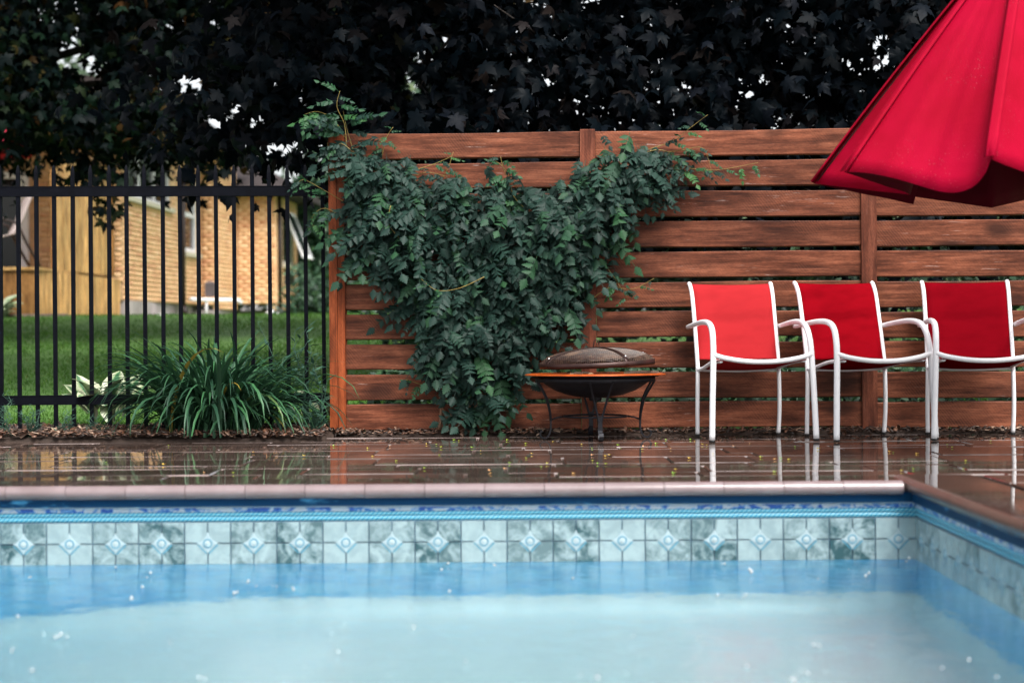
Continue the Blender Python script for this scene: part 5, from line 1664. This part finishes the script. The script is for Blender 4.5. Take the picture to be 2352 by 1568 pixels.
# ------------------------------------------------------------------ maples overhanging the fences
def maple(name, base, boughs, leaf, mat, label, seed, limb_to, nobj=300, per=70):
    r_ = np.random.default_rng(seed)
    t = empty(name, base, 0, label, 'tree', 'maples behind the fences')
    b0 = np.array(base)
    P, D, Nn = [], [], []
    for (bx_, by_, bz_, br, bn) in boughs:
        n = int(bn)
        q = r_.normal(0, 1, (n, 3)) * np.array([br, br * 0.8, br * 0.55])
        p = np.array([bx_, by_, bz_]) + q
        P.append(p)
        out = norm(q + 1e-6)
        D.append(np.stack([out[:, 0] * 0.6 + r_.normal(0, .55, n), -0.15 + r_.normal(0, .5, n), -0.6 + r_.normal(0, .4, n)], -1))
        Nn.append(np.stack([r_.normal(0, .6, n), -0.55 + r_.normal(0, .6, n), 0.6 + r_.normal(0, .5, n)], -1))
    P, D, Nn = np.vstack(P), np.vstack(D), np.vstack(Nn)
    keep = np.ones(len(P), bool)          # openings: short tunnels through the crown
    for (gx_, gz_, gr_) in GAPS:
        ax_ = np.array([gx_, 12.0, gz_ - CAMZ]); ax_ /= np.linalg.norm(ax_); q0 = np.array([gx_, 12.0, gz_])
        rel = P - q0; ln_ = rel @ ax_; dd_ = np.linalg.norm(rel - ln_[:, None] * ax_, axis=1)
        wob = 0.75 + 0.3 * np.sin(P[:, 0] * 19 + gx_ * 9) * np.sin(P[:, 2] * 23) + 0.22 * r_.normal(0, 1, len(P))
        keep &= dd_ > gr_ * wob * P[:, 1] / 12.0
    P, D, Nn = P[keep], D[keep], Nn[keep]
    Fm = frames(D, Nn); n = len(P); S = r_.uniform(0.65, 1.15, n) * leaf
    tint = r_.random(n)
    vis = (P[:, 2] < CAMZ + (P[:, 1]) * 0.205) & (np.abs(P[:, 0]) < P[:, 1] * 0.30)
    score = np.where(vis, -P[:, 1] + 0.3 * S / leaf, -99)
    od = np.argsort(-score)
    lm = []
    for (tv, tf) in MAPLE:
        me = np_mesh('leaf', tv, tf); me.materials.append(mat); lm.append(me)
    for q in od[:nobj]:
        o = bpy.data.objects.new('leaf', lm[int(q) % 3]); col.objects.link(o); o.parent = t
        o.matrix_local = mat4(Fm[q], P[q] - b0, S[q])
    rest = od[nobj:]
    A, B_, C_ = [], [], []; off = 0
    for vi in range(3):
        ids = rest[rest % 3 == vi]
        V, T, ti = scatter(MAPLE[vi][0], MAPLE[vi][1], P[ids] - b0, Fm[ids], S[ids], tint[ids])
        A.append(V); B_.append(T + off); C_.append(ti); off += len(V)
    o = link_mesh('crown', np_mesh('crown', np.vstack(A), np.vstack(B_), np.concatenate(C_)), mat, t); o['kind'] = 'stuff'
    m = MB()
    bz = Vector(base)
    m.tube([(0, 0, -0.3), (0.05, 0, 1.2), (0.0, 0.05, 2.6), (0.1, 0, 5.0), (0, 0, 7.5)], [0.24, 0.19, 0.16, 0.10, 0.04], 12)
    for e_ in limb_to:
        e_ = Vector(e_) - bz; st_ = Vector((0.02, 0, min(2.3, max(1.5, e_.z * 0.7))))
        mid = st_.lerp(e_, 0.5) + Vector((0, 0, 0.25))
        m.tube([st_, mid, e_], [0.07, 0.04, 0.008], 8)
        for s in range(5):
            p = mid.lerp(e_, s / 5); q = p + Vector((random.gauss(0, .3), random.gauss(0, .3) - 0.2, random.gauss(-0.15, .2)))
            m.tube([p, p.lerp(q, .5) + Vector((0, 0, .04)), q], [0.012, 0.008, 0.003], 5)
    m.build('trunk', M['bark'], t, True)
    return t

def bough_field(x0, x1, y0, y1, zlow, ztop, n, seed, br=(0.25, 0.45), bn=75, gaps=()):
    r_ = np.random.default_rng(seed); out = []
    tries = 0
    while len(out) < n and tries < n * 20:
        tries += 1
        x, y = r_.uniform(x0, x1), r_.uniform(y0, y1)
        zl = zlow(x); z = zl + (ztop - zl) * r_.random() ** 1.15
        rr = r_.uniform(*br)
        # gaps: directions where the crown is open (position, radius)
        if any(((x - g[0]) / y * 12) ** 2 * 0 + math.hypot(x / y * 12 - g[0], (z - CAMZ) / y * 12 + CAMZ - g[1]) < g[2] for g in gaps): continue
        out.append((x, y, z, rr, bn * (rr / 0.35) ** 2))
    return out
# openings in the crowns (X, Z as seen at 12 m, radius)
def gp(dx, dy, r_): X, Z = W(dx, dy, 12.0); return (X, Z, r_)
GAPS = [gp(165, 118, 0.15), gp(200, 150, 0.17), gp(215, 185, 0.10), gp(145, 140, 0.08), gp(428, 185, 0.11), gp(405, 190, 0.07), gp(460, 190, 0.08), gp(490, 270, 0.09), gp(500, 290, 0.06), gp(545, 250, 0.09), gp(592, 268, 0.09), gp(575, 225, 0.05), gp(640, 185, 0.08), gp(655, 225, 0.07), gp(700, 205, 0.10),
        gp(1020, 65, 0.06), gp(1028, 95, 0.08), gp(970, 120, 0.09), gp(955, 135, 0.07), gp(935, 180, 0.12), gp(950, 200, 0.08), gp(880, 170, 0.08), gp(895, 225, 0.06),
        gp(1582, 60, 0.06), gp(1712, 100, 0.045), gp(1770, 280, 0.065), gp(1715, 250, 0.04), gp(1955, 140, 0.045), gp(1985, 160, 0.05), gp(2010, 185, 0.05), gp(2030, 150, 0.035), gp(2115, 95, 0.08), gp(2095, 130, 0.05), gp(1140, 190, 0.06), gp(1700, 215, 0.05), gp(770, 130, 0.05), gp(390, 60, 0.04), gp(120, 300, 0.05), gp(640, 330, 0.08), gp(300, 230, 0.04), gp(675, 330, 0.06), gp(500, 110, 0.05), gp(490, 45, 0.05), gp(525, 20, 0.04)]
zl_left = lambda x: 2.52 + (0.34 if x > -2.4 else 0) + 0.13 * math.sin(x * 2.3) + 0.09 * math.sin(x * 5.7 + 1) - (0.15 if -5.3 < x < -3.8 else 0)
zl_right = lambda x: 1.25 if x > -0.6 else 2.05 + 0.1 * math.sin(x * 5)
bl = bough_field(-7.2, -0.4, 15.6, 18.4, zl_left, 5.2, 420, 1, br=(0.22, 0.46))
br_ = bough_field(-1.9, 4.6, 10.9, 12.9, zl_right, 4.6, 300, 2)
# drooping sprig in front of the cedar screen
bl.append((-3.76, 16.0, 1.74, 0.08, 22)); bl.append((-3.85, 16.0, 2.05, 0.12, 30)); bl.append((-2.6, 16.2, 2.2, 0.16, 40))
# upper crowns, mostly thinner, outside the picture
bl += bough_field(-8.5, -0.8, 15.6, 18.6, lambda x: 5.2, 6.4, 16, 3, br=(0.4, 0.6), bn=40)
br_ += bough_field(-4.6, 0.2, 9.6, 13.2, lambda x: 3.55, 5.0, 130, 6, br=(0.3, 0.42), bn=75)  # dense unseen boughs, added to shade the near lawn
br_ += bough_field(-0.5, 6.0, 11.5, 14.5, lambda x: 4.6, 7.0, 40, 4, br=(0.4, 0.6), bn=40)
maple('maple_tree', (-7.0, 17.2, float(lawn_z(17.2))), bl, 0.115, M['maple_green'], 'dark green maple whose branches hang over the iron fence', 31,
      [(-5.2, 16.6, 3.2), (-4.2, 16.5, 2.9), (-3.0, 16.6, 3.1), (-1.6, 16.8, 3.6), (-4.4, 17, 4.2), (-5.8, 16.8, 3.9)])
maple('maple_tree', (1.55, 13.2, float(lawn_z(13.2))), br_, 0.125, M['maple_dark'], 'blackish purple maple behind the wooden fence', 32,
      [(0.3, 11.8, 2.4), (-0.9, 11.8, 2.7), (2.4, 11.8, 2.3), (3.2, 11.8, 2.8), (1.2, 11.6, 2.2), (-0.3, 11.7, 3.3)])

# far trees behind the house and the lawn
far = [(-11.2, 40, (3.0, 3, 3.3), 'loose pale green tree far behind the left maple', 'bg_leaf'), (-8.5, 46, (3.2, 3, 1.9), 'pale green tree rising above the house roof', 'bg_leaf'), (-2.6, 42, (2.2, 2.2, 2.7), 'green tree just right of the house', 'bg_leaf'),
       (1.5, 44, (3.0, 2.6, 1.7), 'green tree far behind the middle of the wooden fence', 'bg_leaf'), (7.0, 40, (3.0, 2.6, 1.5), 'green tree far behind the chairs', 'bg_leaf'), (12.5, 43, (3.4, 3, 2.0), 'green tree far behind the umbrella', 'bg_leaf')]
for i, (x_, y_, sz, lab, mt) in enumerate(far):
    leafy('leafy_tree', (x_, y_, 0.78), sz, 4200, 0.34, lab, 'tree', M[mt], 'far trees', seed=50 + i, trunk=0.8)
X, _ = W(735, 560, 36.0)
leafy('spruce_tree', (X - 0.2, 36.0, 0.84), (1.3, 1.3, 1.9), 5200, 0.2, 'dark bluish spruce in the gap left of the wooden post', 'tree', M['hedge_leaf'], shape='cone', seed=70)

# ------------------------------------------------------------------ fallen blossoms on the wet paving
bm_ = []
for s in range(4):
    m = MB()
    for k in range(3):
        a = k * 2.1 + s; m.add([(0, 0, 0.001), (math.cos(a) * 0.006, math.sin(a) * 0.006, 0.006), (math.cos(a + .7) * 0.008, math.sin(a + .7) * 0.008, 0.003), (math.cos(a + 1.2) * 0.004, math.sin(a + 1.2) * 0.004, 0.001)], [(0, 1, 2, 3)])
    me = bpy.data.meshes.new('fallen_blossom'); me.from_pydata(m.v, [], m.f); me.materials.append(M['blossom']); bm_.append(me)
for k in range(75):
    Y = random.uniform(6.7, 8.95); X = random.uniform(-0.3, 0.3) * Y
    if random.random() < 0.55: X = random.gauss(0.35, 0.8)
    if X < -1.0 and Y > 8.9: continue
    o = bpy.data.objects.new('fallen_blossom', bm_[k % 4]); col.objects.link(o)
    o.location = (X, Y, 0.003); o.rotation_euler = (0, 0, random.uniform(0, 6)); s_ = random.uniform(0.6, 1.3); o.scale = (s_, s_, s_)
    tag(o, 'tiny yellow green blossom fallen on the wet paving', 'blossom', 'fallen blossoms')
